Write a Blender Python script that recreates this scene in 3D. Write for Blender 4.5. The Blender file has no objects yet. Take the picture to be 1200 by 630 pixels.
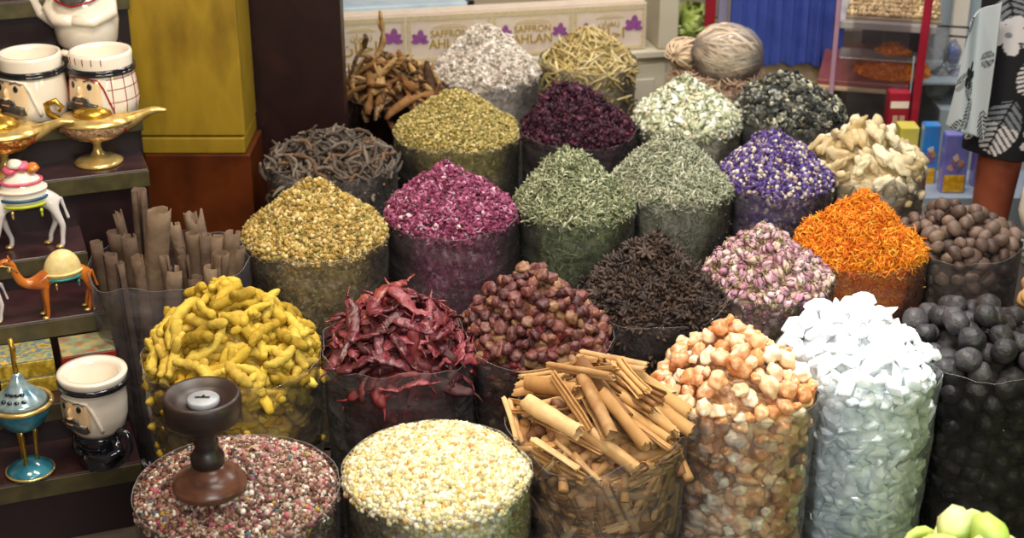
import bpy, bmesh, math, random
import numpy as np
from mathutils import Vector, Matrix, noise
PI = math.pi
C = bpy.context.scene.collection
rng = np.random.default_rng(7)
random.seed(7)

# ------------------------------------------------------------------ camera geometry (1200x630 frame)
CAM_H, PITCH, F = 1.9, math.radians(24), 1800.0
def depth(Y, z): return Y * math.cos(PITCH) + (CAM_H - z) * math.sin(PITCH)
def PZ(px, py, z):
    a = PITCH + math.atan((py - 315) / F)
    Y = (CAM_H - z) / math.tan(a)
    return Vector(((px - 600) / F * depth(Y, z), Y, z))
def PY(px, py, Y):
    a = PITCH + math.atan((py - 315) / F)
    z = CAM_H - Y * math.tan(a)
    return Vector(((px - 600) / F * depth(Y, z), Y, z))

# ------------------------------------------------------------------ tagging
def tag(o, label=None, cat=None, group=None, kind=None):
    if label: o['label'] = label
    if cat: o['category'] = cat
    if group: o['group'] = group
    if kind: o['kind'] = kind
    return o
def thing(name, label, cat, loc=(0, 0, 0), rz=0.0, group=None):
    o = bpy.data.objects.new(name, None); C.objects.link(o)
    o.empty_display_size = .03
    o.location = loc; o.rotation_euler = (0, 0, rz)
    return tag(o, label, cat, group)
def link(name, me, mat=None, parent=None, loc=None, smooth=None):
    o = bpy.data.objects.new(name, me); C.objects.link(o)
    if mat is not None and not me.materials: me.materials.append(mat)
    if parent is not None: o.parent = parent
    if loc is not None: o.location = loc
    return o

# ------------------------------------------------------------------ colour / materials
def lin(h):
    h = h.lstrip('#'); c = [int(h[i:i+2], 16) / 255 for i in (0, 2, 4)]
    return [x / 12.92 if x <= .04045 else ((x + .055) / 1.055) ** 2.4 for x in c]
def nmat(name):
    m = bpy.data.materials.new(name); m.use_nodes = True
    nt = m.node_tree; b = nt.nodes['Principled BSDF']
    return m, nt, b
def N(nt, t, **kw):
    n = nt.nodes.new(t)
    for k, v in kw.items(): setattr(n, k, v)
    return n
def ramp(nt, cols, interp='LINEAR'):
    r = N(nt, 'ShaderNodeValToRGB'); e = r.color_ramp; e.interpolation = interp
    n = len(cols)
    while len(e.elements) < n: e.elements.new(.5)
    for i, c in enumerate(cols):
        e.elements[i].position = i / max(1, n - 1) if interp == 'LINEAR' else i / n
        e.elements[i].color = (*lin(c), 1)
    return r
def bump(nt, b, scale, strength, dist=.002, detail=4, coord='Object', vec=None):
    tc = N(nt, 'ShaderNodeTexCoord'); no = N(nt, 'ShaderNodeTexNoise')
    no.inputs['Scale'].default_value = scale; no.inputs['Detail'].default_value = detail
    if vec:
        mp = N(nt, 'ShaderNodeMapping'); mp.inputs['Scale'].default_value = vec
        nt.links.new(tc.outputs[coord], mp.inputs[0]); nt.links.new(mp.outputs[0], no.inputs['Vector'])
    else: nt.links.new(tc.outputs[coord], no.inputs['Vector'])
    bp = N(nt, 'ShaderNodeBump'); bp.inputs['Strength'].default_value = strength; bp.inputs['Distance'].default_value = dist
    nt.links.new(no.outputs['Fac'], bp.inputs['Height'])
    if b is not None: nt.links.new(bp.outputs[0], b.inputs['Normal'])
    return no, bp
def mat_plain(name, cols, rough=.5, scale=20, bstr=.0, metal=0., spec=.5, bdist=.002, vec=None, coat=0.):
    """noise-mottled surface between the given colours"""
    if isinstance(cols, str): cols = [cols, cols]
    m, nt, b = nmat(name)
    tc = N(nt, 'ShaderNodeTexCoord'); no = N(nt, 'ShaderNodeTexNoise'); no.inputs['Scale'].default_value = scale
    no.inputs['Detail'].default_value = 5
    src = tc.outputs['Object']
    if vec:
        mp = N(nt, 'ShaderNodeMapping'); mp.inputs['Scale'].default_value = vec
        nt.links.new(src, mp.inputs[0]); src = mp.outputs[0]
    nt.links.new(src, no.inputs['Vector'])
    mr = N(nt, 'ShaderNodeMapRange'); mr.inputs[1].default_value = .3; mr.inputs[2].default_value = .7
    nt.links.new(no.outputs['Fac'], mr.inputs[0])
    r = ramp(nt, cols); nt.links.new(mr.outputs[0], r.inputs[0]); nt.links.new(r.outputs[0], b.inputs['Base Color'])
    b.inputs['Roughness'].default_value = rough; b.inputs['Metallic'].default_value = metal
    b.inputs['Specular IOR Level'].default_value = spec; b.inputs['Coat Weight'].default_value = coat
    if bstr: 
        bp = N(nt, 'ShaderNodeBump'); bp.inputs['Strength'].default_value = bstr; bp.inputs['Distance'].default_value = bdist
        nt.links.new(no.outputs['Fac'], bp.inputs['Height']); nt.links.new(bp.outputs[0], b.inputs['Normal'])
    return m
def mat_items(name, cols, rough=.6, scale=60, bstr=.4, mott=.35, spec=.5, sss=0., trans=0., dark=None, bdist=.002):
    """a kind of countable things: colour drawn per object, mottled inside each object"""
    m, nt, b = nmat(name)
    oi = N(nt, 'ShaderNodeObjectInfo'); r = ramp(nt, cols); 
    tc = N(nt, 'ShaderNodeTexCoord'); no = N(nt, 'ShaderNodeTexNoise'); no.inputs['Scale'].default_value = scale; no.inputs['Detail'].default_value = 5
    add = N(nt, 'ShaderNodeVectorMath', operation='ADD'); nt.links.new(tc.outputs['Object'], add.inputs[0])
    sc = N(nt, 'ShaderNodeMath', operation='MULTIPLY'); sc.inputs[1].default_value = 37.; nt.links.new(oi.outputs['Random'], sc.inputs[0])
    cx = N(nt, 'ShaderNodeCombineXYZ'); nt.links.new(sc.outputs[0], cx.inputs[0]); nt.links.new(cx.outputs[0], add.inputs[1])
    nt.links.new(add.outputs[0], no.inputs['Vector'])
    f = N(nt, 'ShaderNodeMath', operation='MULTIPLY_ADD'); f.inputs[1].default_value = mott * 2; 
    off = N(nt, 'ShaderNodeMath', operation='SUBTRACT'); off.inputs[1].default_value = mott
    nt.links.new(oi.outputs['Random'], off.inputs[0])
    nt.links.new(no.outputs['Fac'], f.inputs[0]); nt.links.new(off.outputs[0], f.inputs[2])
    nt.links.new(f.outputs[0], r.inputs[0])
    nt.links.new(r.outputs[0], b.inputs['Base Color'])
    b.inputs['Roughness'].default_value = rough; b.inputs['Specular IOR Level'].default_value = spec
    if sss: b.inputs['Subsurface Weight'].default_value = sss; b.inputs['Subsurface Radius'].default_value = (1, .6, .4); b.inputs['Subsurface Scale'].default_value = .01
    if trans: b.inputs['Transmission Weight'].default_value = trans
    if bstr:
        bp = N(nt, 'ShaderNodeBump'); bp.inputs['Strength'].default_value = bstr; bp.inputs['Distance'].default_value = bdist
        nt.links.new(no.outputs['Fac'], bp.inputs['Height']); nt.links.new(bp.outputs[0], b.inputs['Normal'])
    return m
def mat_attr(name, rough=.75, spec=.3, sss=0.):
    m, nt, b = nmat(name)
    a = N(nt, 'ShaderNodeAttribute', attribute_name='Col'); nt.links.new(a.outputs['Color'], b.inputs['Base Color'])
    b.inputs['Roughness'].default_value = rough; b.inputs['Specular IOR Level'].default_value = spec
    if sss: b.inputs['Subsurface Weight'].default_value = sss; b.inputs['Subsurface Scale'].default_value = .01
    return m
def mat_film(name, haze=.14, tint='#ffffff', rough=.1, wr=1.0, col='#f2eeee'):
    m = bpy.data.materials.new(name); m.use_nodes = True; nt = m.node_tree; nt.nodes.remove(nt.nodes['Principled BSDF'])
    out = nt.nodes['Material Output']
    tr = N(nt, 'ShaderNodeBsdfTransparent'); tr.inputs[0].default_value = (*lin(tint), 1)
    gl = N(nt, 'ShaderNodeBsdfGlossy'); gl.inputs['Roughness'].default_value = rough
    di = N(nt, 'ShaderNodeBsdfDiffuse'); di.inputs[0].default_value = (*lin(col), 1)
    tl = N(nt, 'ShaderNodeBsdfTranslucent'); tl.inputs[0].default_value = (*lin(col), 1)
    no, bp = bump(nt, None, 9, .55 * wr, .008, 5, vec=(1, 1, 3.2))
    no.inputs['Distortion'].default_value = .6
    for s in (gl, di): nt.links.new(bp.outputs[0], s.inputs['Normal'])
    fr = N(nt, 'ShaderNodeFresnel'); fr.inputs['IOR'].default_value = 1.42; nt.links.new(bp.outputs[0], fr.inputs['Normal'])
    m1 = N(nt, 'ShaderNodeMixShader'); nt.links.new(fr.outputs[0], m1.inputs[0]); nt.links.new(tr.outputs[0], m1.inputs[1]); nt.links.new(gl.outputs[0], m1.inputs[2])
    m2 = N(nt, 'ShaderNodeMixShader'); m2.inputs[0].default_value = .5; nt.links.new(di.outputs[0], m2.inputs[1]); nt.links.new(tl.outputs[0], m2.inputs[2])
    mr = N(nt, 'ShaderNodeMapRange'); mr.inputs[1].default_value = .35; mr.inputs[2].default_value = .7
    mr.inputs[3].default_value = haze * .6; mr.inputs[4].default_value = haze * 1.6
    nt.links.new(no.outputs['Fac'], mr.inputs[0])
    m3 = N(nt, 'ShaderNodeMixShader'); nt.links.new(mr.outputs[0], m3.inputs[0]); nt.links.new(m1.outputs[0], m3.inputs[1]); nt.links.new(m2.outputs[0], m3.inputs[2])
    nt.links.new(m3.outputs[0], out.inputs[0])
    return m

# ------------------------------------------------------------------ raw geometry: (V, faces)
def mesh_from(name, V, Fc, smooth=True):
    me = bpy.data.meshes.new(name); me.from_pydata([tuple(v) for v in V], [], [tuple(f) for f in Fc]); me.update()
    if smooth: me.polygons.foreach_set('use_smooth', [True] * len(me.polygons))
    return me
def join(*parts):
    V, Fc, o = [], [], 0
    for v, f in parts:
        V.append(np.asarray(v, float)); Fc += [tuple(i + o for i in q) for q in f]; o += len(v)
    return np.concatenate(V), Fc
def xf(g, M=None, s=1.0, t=(0, 0, 0)):
    V = np.asarray(g[0], float) * s
    if M is not None: V = V @ np.asarray(M)[:3, :3].T
    return V + np.asarray(t, float), g[1]
def rotm(ax, a): return np.array(Matrix.Rotation(a, 3, ax))
_ico = {}
def ico(sub=1):
    if sub not in _ico:
        bm = bmesh.new(); bmesh.ops.create_icosphere(bm, subdivisions=sub, radius=1)
        _ico[sub] = (np.array([v.co[:] for v in bm.verts]), [tuple(v.index for v in f.verts) for f in bm.faces]); bm.free()
    return _ico[sub]
def blob(r=(1, 1, 1), sub=2, amp=.15, freq=1.5, seed=0, amp2=0, freq2=5):
    V, Fc = ico(sub); out = []
    for v in V:
        p = Vector(v) * freq + Vector((seed * 7.3, seed * 3.1, seed))
        k = 1 + amp * noise.noise(p) * 2
        if amp2: k += amp2 * noise.noise(Vector(v) * freq2 + Vector((seed, 0, seed * 2))) * 2
        out.append(v * k)
    return np.array(out) * np.array(r), Fc
def tube(path, rad, n=8, cap=True, flat=1.0, up=None):
    P = np.asarray(path, float); m = len(P); rad = np.broadcast_to(rad, (m,)) if np.ndim(rad) == 0 else np.asarray(rad)
    T = np.gradient(P, axis=0); T /= np.linalg.norm(T, axis=1)[:, None] + 1e-12
    u = np.array(up if up is not None else (0, 0, 1.)); 
    if abs(T[0] @ u) > .95: u = np.array((1., 0, 0))
    V = []; 
    for i in range(m):
        a = u - T[i] * (u @ T[i]); a /= np.linalg.norm(a) + 1e-12; u = a; b = np.cross(T[i], a)
        for k in range(n):
            t = 2 * PI * k / n; V.append(P[i] + rad[i] * (math.cos(t) * a * flat + math.sin(t) * b))
    Fc = [(i*n+k, i*n+(k+1) % n, (i+1)*n+(k+1) % n, (i+1)*n+k) for i in range(m-1) for k in range(n)]
    if cap:
        V += [P[0], P[-1]]; c0, c1 = m*n, m*n+1
        Fc += [(c0, (k+1) % n, k) for k in range(n)] + [(c1, (m-1)*n+k, (m-1)*n+(k+1) % n) for k in range(n)]
    return np.array(V), Fc
def lathe(prof, n=40, z0=0, squash=1.0):
    V, Fc = [], []; m = len(prof)
    for r, z in prof:
        for k in range(n):
            t = 2*PI*k/n; V.append((r*math.cos(t), r*squash*math.sin(t), z+z0))
    for i in range(m-1):
        for k in range(n): Fc.append((i*n+k, i*n+(k+1) % n, (i+1)*n+(k+1) % n, (i+1)*n+k))
    if prof[0][0] > 1e-6: V.append((0, 0, prof[0][1]+z0)); c = len(V)-1; Fc += [(c, (k+1) % n, k) for k in range(n)]
    if prof[-1][0] > 1e-6: V.append((0, 0, prof[-1][1]+z0)); c = len(V)-1; Fc += [(c, (m-1)*n+k, (m-1)*n+(k+1) % n) for k in range(n)]
    return np.array(V, float), Fc
def boxg(x0, y0, z0, x1, y1, z1):
    V = [(x, y, z) for z in (z0, z1) for y in (y0, y1) for x in (x0, x1)]
    return np.array(V, float), [(0, 2, 3, 1), (4, 5, 7, 6), (0, 1, 5, 4), (2, 6, 7, 3), (0, 4, 6, 2), (1, 3, 7, 5)]
def hull(pts):
    bm = bmesh.new()
    for p in pts: bm.verts.new(p)
    r = bmesh.ops.convex_hull(bm, input=bm.verts)
    bmesh.ops.delete(bm, geom=[e for e in r['geom_interior'] if isinstance(e, bmesh.types.BMVert)], context='VERTS')
    bm.verts.ensure_lookup_table(); bm.verts.index_update()
    g = (np.array([v.co[:] for v in bm.verts]), [tuple(v.index for v in f.verts) for f in bm.faces]); bm.free(); return g
def bevel_mesh(name, g, w=.004, seg=2, mat=None, smooth=False):
    me = mesh_from(name, *g, smooth=smooth); bm = bmesh.new(); bm.from_mesh(me)
    bmesh.ops.bevel(bm, geom=list(bm.edges), offset=w, segments=seg, affect='EDGES', profile=.5); bm.to_mesh(me); bm.free()
    return me
def obj(name, g, mat, parent=None, smooth=True, loc=None):
    return link(name, mesh_from(name, g[0], g[1], smooth), mat, parent, loc)
def bobj(name, g, mat, parent=None, w=.003, loc=None):
    me = bevel_mesh(name, g, w); return link(name, me, mat, parent, loc)
def skin(name, V, E, R, mat, parent=None, sub=2):
    me = bpy.data.meshes.new(name); me.from_pydata(V, E, []); o = bpy.data.objects.new(name, me); C.objects.link(o)
    o.modifiers.new('s', 'SKIN'); me.skin_vertices.new() if not me.skin_vertices else None
    for i, r in enumerate(R):
        sv = me.skin_vertices[0].data[i]; sv.radius = (r, r) if np.ndim(r) == 0 else r; sv.use_root = (i == 0)
    md = o.modifiers.new('u', 'SUBSURF'); md.levels = md.render_levels = sub
    dg = bpy.context.evaluated_depsgraph_get(); m2 = bpy.data.meshes.new_from_object(o.evaluated_get(dg))
    o.modifiers.clear(); o.data = m2; m2.materials.clear(); m2.materials.append(mat)
    m2.polygons.foreach_set('use_smooth', [True]*len(m2.polygons))
    if parent is not None: o.parent = parent
    return o

def bigmesh(name, chunks):
    """chunks: list of (V (n,3), tris (m,3), col (n,3)) -> mesh with a point colour attribute"""
    V = np.concatenate([c[0] for c in chunks]); off = 0; T = []; K = np.concatenate([c[2] for c in chunks])
    for c in chunks: T.append(c[1] + off); off += len(c[0])
    T = np.concatenate(T); me = bpy.data.meshes.new(name)
    me.vertices.add(len(V)); me.vertices.foreach_set('co', V.astype(np.float32).ravel())
    me.loops.add(T.size); me.loops.foreach_set('vertex_index', T.astype(np.int32).ravel())
    me.polygons.add(len(T)); me.polygons.foreach_set('loop_start', np.arange(0, T.size, 3, dtype=np.int32))
    at = me.attributes.new('Col', 'FLOAT_COLOR', 'POINT')
    at.data.foreach_set('color', np.concatenate([K, np.ones((len(K), 1))], 1).astype(np.float32).ravel())
    me.update(calc_edges=True); return me
def tri(g):
    V, Fc = g; T = []
    for f in Fc:
        for i in range(1, len(f)-1): T.append((f[0], f[i], f[i+1]))
    return np.asarray(V, float), np.array(T)
def scatter(variants, pos, Rm, sc, cols, jit=.0):
    """place len(pos) pieces; variants list of triangulated (V,T); Rm (n,3,3); sc (n,)"""
    out = []; n = len(pos); which = rng.integers(0, len(variants), n)
    for w, (V, T) in enumerate(variants):
        I = np.where(which == w)[0]
        if not len(I): continue
        W = np.einsum('nij,vj->nvi', Rm[I], V) * sc[I][:, None, None] + pos[I][:, None, :]
        k = len(V); TT = (T[None] + (np.arange(len(I)) * k)[:, None, None]).reshape(-1, 3)
        CC = np.repeat(cols[I], k, 0)
        if jit: CC = np.clip(CC * (1 + rng.normal(0, jit, (len(CC), 1))), 0, 1)
        out.append((W.reshape(-1, 3), TT, CC))
    return out
def frames(nrm, mess=.3, ax=None):
    """rotation matrices whose z column is near nrm and x column random"""
    n = nrm + rng.normal(0, mess, nrm.shape); n /= np.linalg.norm(n, axis=1)[:, None]
    a = rng.normal(0, 1, nrm.shape) if ax is None else ax
    a = a - n * (a * n).sum(1)[:, None]; a /= np.linalg.norm(a, axis=1)[:, None]
    return np.stack([a, np.cross(n, a), n], 2)
# ------------------------------------------------------------------ the sacks
#  key: left px, right px, row of the rim's ends, peak px x, peak row, edge offset, peak power
SK = dict(
 potpourri=(157,398,569,280,540,-.018,2.2), resin=(400,624,547,510,524,-.012,2.2), cinnamon=(592,805,497,690,436,.0,1.8),
 frank=(765,958,450,860,388,.0,1.5), alum=(907,1103,420,1010,364,.012,1.7), lime=(1053,1243,402,1120,358,.0,1.5),
 turmeric=(168,378,412,262,338,.0,1.4), chilli=(376,562,405,470,350,.0,1.7), rosehip=(530,720,388,625,318,.0,1.4),
 anise=(676,852,347,765,276,.0,1.3), rosebud=(822,977,324,890,267,.0,1.3), saff=(932,1087,290,1008,233,.0,1.25),
 nutmeg=(1050,1196,278,1115,246,.0,1.4), cassia=(105,292,305,200,300,-.05,2), cham=(283,455,274,365,216,.0,1.25),
 petal=(450,608,249,520,199,.0,1.3), rosemary=(602,745,239,662,177,.0,1.25), sage=(714,860,217,782,160,.0,1.3),
 violet=(838,978,207,905,157,.0,1.3), ginger=(945,1085,190,1005,140,.0,1.2), twig=(310,466,186,378,163,.0,1.8),
 oregano=(460,612,153,530,108,.0,1.25), hibiscus=(608,745,152,658,98,.0,1.2), bark=(403,522,108,450,68,.0,1.5),
 white=(503,633,85,570,32,.0,1.2), straw=(632,746,72,690,32,.0,1.3), senna=(742,868,142,800,99,.0,1.3),
 flake=(858,990,130,915,94,.0,1.3), knot=(785,895,98,840,85,.0,1.5), fruit=(1040,1235,712,1125,616,.0,1.6),
 nuts=(1192,1340,372,1240,322,.0,1.5))
class Sack: pass
SA = {}
for k, (L, R, yc, px, py, e, p) in SK.items():
    s = Sack(); s.key = k; s.z = .5
    c = PZ((L + R) / 2, yc, s.z); s.x, s.y = c.x, c.y
    s.R = (R - L) / 2 * depth(c.y, s.z) / F; s.e = e; s.p = p
    top = PY(px, py, c.y); s.H = max(.01, top.z - s.z - e); s.ox = (top.x - c.x) * .8; s.oy = 0.
    s.seed = len(SA) * 3.7; s.rough = .0005 if k in ('potpourri', 'resin') else .005; SA[k] = s
for s in SA.values():
    s.cut = []
    for t in SA.values():
        if t is s: continue
        dx, dy = t.x - s.x, t.y - s.y; d = math.hypot(dx, dy)
        if d < s.R + t.R + .004: s.cut.append((math.atan2(dy, dx), d * s.R / (s.R + t.R) - .003))
def Rf(s, th):
    r = s.R
    for a, dd in s.cut:
        c = math.cos(th - a)
        if c > .2: r = min(r, dd / c)
    return r
for s in SA.values(): s.tab = np.array([Rf(s, 2 * PI * i / 360) for i in range(360)])
def RfA(s, th): return s.tab[(np.round(np.asarray(th) * 180 / PI).astype(int)) % 360]
def taper(z, zr=.5): return .90 + .10 * np.clip(z / zr, 0, 1) ** .7
def surf(s, x, y, lump=None):
    """target height of the contents at local x,y (arrays)"""
    x = np.asarray(x, float); y = np.asarray(y, float)
    R = RfA(s, np.arctan2(y, x)); r0 = np.hypot(x, y) / R; k = np.clip(1 - r0, 0, 1)
    r = np.clip(np.hypot(x - s.ox * k, y - s.oy * k) / R, 0, 1)
    z = s.z + s.e + s.H * (1 - r ** s.p)
    a = s.seed
    z = z + s.rough * k * (np.sin(x * 47 + a) * np.cos(y * 39 + a * 1.3) + .7 * np.sin(x * 83 - y * 71 + a * 2.1) + .5 * np.cos(x * 120 + y * 101 + a)) * 2
    return z - .012 * np.clip((r0 - .9) / .1, 0, 1) ** 2
def surfN(s, x, y, lump=.0):
    z = surf(s, x, y)
    if lump:
        z = z + np.array([lump * noise.noise(Vector((a * 22, b * 22, s.seed))) + lump * .5 * noise.noise(Vector((a * 55, b * 55, s.seed))) for a, b in zip(np.atleast_1d(x), np.atleast_1d(y))])
    return z
FILMS = {}
def film(haze, wr=1.0, tint='#ffffff', col='#f2eeee', rough=.1):
    k = (haze, wr, tint, col, rough)
    if k not in FILMS: FILMS[k] = mat_film('clear_plastic', haze, tint, rough, wr, col)
    return FILMS[k]
M_RIM = mat_film('plastic_edge', .22)
def make_sack(s, label, haze=.15, wr=1.0, cr=.003, z0=.01, rimamp=.006, tint='#ffffff', col='#f2eeee', wob=7, rimrise=.0, rough=.1):
    root = thing('plastic_sack', label, 'plastic sack', (s.x, s.y, 0), group='open clear plastic sacks of spices')
    n, m = 120, 44; V = []; rimz = []
    for k in range(n):
        th = 2 * PI * k / n
        rimz.append(s.z + rimrise + rimamp * noise.noise(Vector((math.cos(th) * 2.2, math.sin(th) * 2.2, s.seed))) * 2)
    for j in range(m):
        t = j / (m - 1)
        for k in range(n):
            th = 2 * PI * k / n; z = z0 + (rimz[k] - z0) * t
            r = (s.tab[int(th * 180 / PI) % 360]) * taper(z)
            w = noise.noise(Vector((math.cos(th) * wob, math.sin(th) * wob, z * 24 + s.seed))) * .6 + noise.noise(Vector((math.cos(th) * wob * 2.4, math.sin(th) * wob * 2.4, z * 60 + s.seed))) * .4
            r += cr * w
            V.append((r * math.cos(th), r * math.sin(th), z))
    Fc = [(j*n+k, j*n+(k+1) % n, (j+1)*n+(k+1) % n, (j+1)*n+k) for j in range(m-1) for k in range(n)]
    Fc.append(tuple(range(n-1, -1, -1)))
    body = obj('sack_wall', (np.array(V), Fc), film(haze, wr, tint, col, rough), root)
    ring = V[-n:]; rg = tube(ring + [ring[0]], .0006, 5, cap=False); obj('rim', rg, M_RIM, root)
    s.obj = root; return root
def core(s, inset, depth_=.0, lump=.0, side=.003, col=(.3, .2, .1), ns=70, colfn=None, pal=None):
    """chunk: solid filling under the visible pieces"""
    n = 96; V = []; rings = 34
    for i in range(rings + 1):
        u = i / rings
        for k in range(n):
            th = 2 * PI * k / n; r = (Rf(s, th) * taper(s.z) - inset) * u; V.append((r * math.cos(th), r * math.sin(th), 0))
    V = np.array(V); V[:, 2] = surfN(s, V[:, 0], V[:, 1], lump) - depth_
    m = 26; base = V[-n:].copy(); W = [V]
    for j in range(1, m + 1):
        t = j / m; z = base[:, 2] * (1 - t) + .02 * t
        row = base.copy(); row[:, 2] = z
        k = (RfA(s, np.arctan2(base[:, 1], base[:, 0])) * taper(z) - inset)
        k += np.array([side * (noise.noise(Vector((q[0] * ns, q[1] * ns, zz * ns + s.seed))) - .3) * 2 for q, zz in zip(base, z)])
        th = np.arctan2(base[:, 1], base[:, 0]); row[:, 0] = k * np.cos(th); row[:, 1] = k * np.sin(th); W.append(row)
    V = np.concatenate(W); T = []
    R_ = rings + 1 + m
    for i in range(R_ - 1):
        for k in range(n):
            a, b, c, d = i*n+k, i*n+(k+1) % n, (i+1)*n+(k+1) % n, (i+1)*n+k
            T += [(a, c, b), (a, d, c)]
    K = np.tile(np.array(col, float), (len(V), 1))
    if pal is not None: K = pal[rng.integers(0, len(pal), len(V))] * .9
    K = np.clip(K * (1 + rng.normal(0, .12, (len(V), 1))), 0, 1)
    return V, np.array(T), K
def topsample(s, n, spread=.985):
    """points on the heap, clustered to the side the camera sees a bit"""
    th = rng.uniform(-PI, PI, n); u = np.sqrt(rng.uniform(0, 1, n)) * spread
    r = u * RfA(s, th) * taper(s.z); return r * np.cos(th), r * np.sin(th)
def normals(s, x, y, lump):
    e = .004
    dx = (surfN(s, x + e, y, lump) - surfN(s, x - e, y, lump)) / (2 * e); dy = (surfN(s, x, y + e, lump) - surfN(s, x, y - e, lump)) / (2 * e)
    n = np.stack([-dx, -dy, np.ones_like(dx)], 1); return n / np.linalg.norm(n, axis=1)[:, None]
def stuff_heap(s, name, label, cat, variants, pal, n_top, n_side, size, lump=.006, mess=.35, lift=.3, inset=.004, rough=.75, weights=None, spec=.3, sv=.3, core_d=.0, ax_down=0., pal_side=None, jit=.05, sss=0.):
    variants = [tri(v) for v in variants]; pal = np.array([lin(c) for c in pal]); w = None if weights is None else np.array(weights) / sum(weights)
    ch = [core(s, inset + size * .3, size * .5 + core_d, lump, .003, pal=pal)]
    x, y = topsample(s, n_top); z = surfN(s, x, y, lump) + rng.uniform(-.6, 1, n_top) * size * lift
    nr = normals(s, x, y, 0)
    ch += scatter(variants, np.stack([x, y, z], 1), frames(nr, mess), size * rng.uniform(1 - sv, 1 + sv, n_top), pal[rng.choice(len(pal), n_top, p=w)], jit)
    if n_side:
        th = rng.uniform(-PI * .97, -.03, n_side); z = s.z - .01 - rng.uniform(0, 1, n_side) * .4
        r = RfA(s, th) * taper(z) - inset - size * .25 - rng.uniform(0, .3, n_side) * size
        nr = np.stack([np.cos(th), np.sin(th), 0 * th], 1)
        ch += scatter(variants, np.stack([r * np.cos(th), r * np.sin(th), z], 1), frames(nr, mess * .5), size * rng.uniform(1 - sv, 1 + sv, n_side), pal[rng.choice(len(pal), n_side, p=w)], jit)
    me = bigmesh(name, ch); o = link(name, me, mat_attr(name, rough, spec, sss), loc=(s.x, s.y, 0))
    return tag(o, label, cat, kind='stuff')
# ---- heaps of countable things
def zone(s, x, y, z):
    r = math.hypot(x, y) / s.R; a = math.degrees(math.atan2(y, x))
    if r < .25: return 'at the top of'
    side = 'right' if -45 < a <= 45 else 'far' if 45 < a <= 135 else 'front' if -135 < a <= -45 else 'left'
    if -157 < a <= -112: side = 'front left'
    if -68 < a <= -23: side = 'front right'
    return f'on the {side} slope of' if r < .68 else f'by the {side} rim of'
def drop(s, n, dims, layer, azim=None, inset=.0, G=.005, K=14, sink=.35, over=.0, tilt=.9, cap=.9):
    """dims(i)->(length, radius, variant). Lets n things settle onto a height grid. returns (pos, dir, variant, scale)"""
    R = s.R + .05; N_ = int(2 * R / G) + 1; ax = np.linspace(-R, R, N_); X, Y = np.meshgrid(ax, ax, indexing='ij')
    T = surf(s, X, Y); Hh = T - layer; out = []
    for i in range(n * 3):
        if len(out) >= n: break
        L, a, var, scl = dims(i); hl = max(0, L / 2 - a)
        best = None
        for _ in range(K):
            th = rng.uniform(-PI, PI); az = rng.uniform(0, PI * 2) if azim is None else azim()
            rr = math.sqrt(rng.uniform(0, 1)) * (Rf(s, th) - inset - a * .9)
            x, y = rr * math.cos(th), rr * math.sin(th); ok = True
            for e in (-1, 1):
                ex, ey = x + e * hl * math.cos(az), y + e * hl * math.sin(az)
                if math.hypot(ex, ey) > Rf(s, math.atan2(ey, ex)) - a * .9 - inset + over: ok = False
            if not ok: continue
            gi, gj = int(round((x + R) / G)), int(round((y + R) / G)); sc = T[gi, gj] - Hh[gi, gj] + rng.uniform(0, a)
            if best is None or sc > best[0]: best = (sc, x, y, az)
        if best is None: continue
        _, x, y, az = best; ns = 1 if hl == 0 else 5; ss = np.linspace(-hl, hl, ns); hs = []
        for t in ss:
            cx, cy = x + t * math.cos(az), y + t * math.sin(az); gi, gj = (cx + R) / G, (cy + R) / G; w = max(1, int(a * .8 / G))
            sub = Hh[max(0, int(round(gi)) - w):int(round(gi)) + w + 1, max(0, int(round(gj)) - w):int(round(gj)) + w + 1]
            hs.append(float(sub.max()) * .6 + float(sub.mean()) * .4)
        hs = np.array(hs); sl = 0 if ns == 1 else float(np.clip(np.polyfit(ss, hs, 1)[0], -tilt, tilt))
        z0 = float((hs - sl * ss).max()) + a - sink * a
        if ns > 1: z0 = .5 * z0 + .5 * (float((hs - sl * ss).mean()) + a * .8)
        gi, gj = int(round((x + R) / G)), int(round((y + R) / G))
        if z0 + .35 * a > T[min(gi, N_-1), min(gj, N_-1)] + cap * a: continue
        for t in np.linspace(-hl, hl, 1 if hl == 0 else max(3, int(2 * hl / a))):
            cx, cy, cz = x + t * math.cos(az), y + t * math.sin(az), z0 + sl * t
            gi, gj = int(round((cx + R) / G)), int(round((cy + R) / G)); w = int(a / G) + 1
            i0, i1, j0, j1 = max(0, gi - w), gi + w + 1, max(0, gj - w), gj + w + 1
            d2 = (X[i0:i1, j0:j1] - cx) ** 2 + (Y[i0:i1, j0:j1] - cy) ** 2
            top = np.where(d2 < a * a, cz + np.sqrt(np.maximum(a * a - d2, 0)), -9); Hh[i0:i1, j0:j1] = np.maximum(Hh[i0:i1, j0:j1], top)
        d = Vector((math.cos(az), math.sin(az), sl)).normalized(); out.append(((x, y, z0), d, var, scl))
    return out
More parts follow.
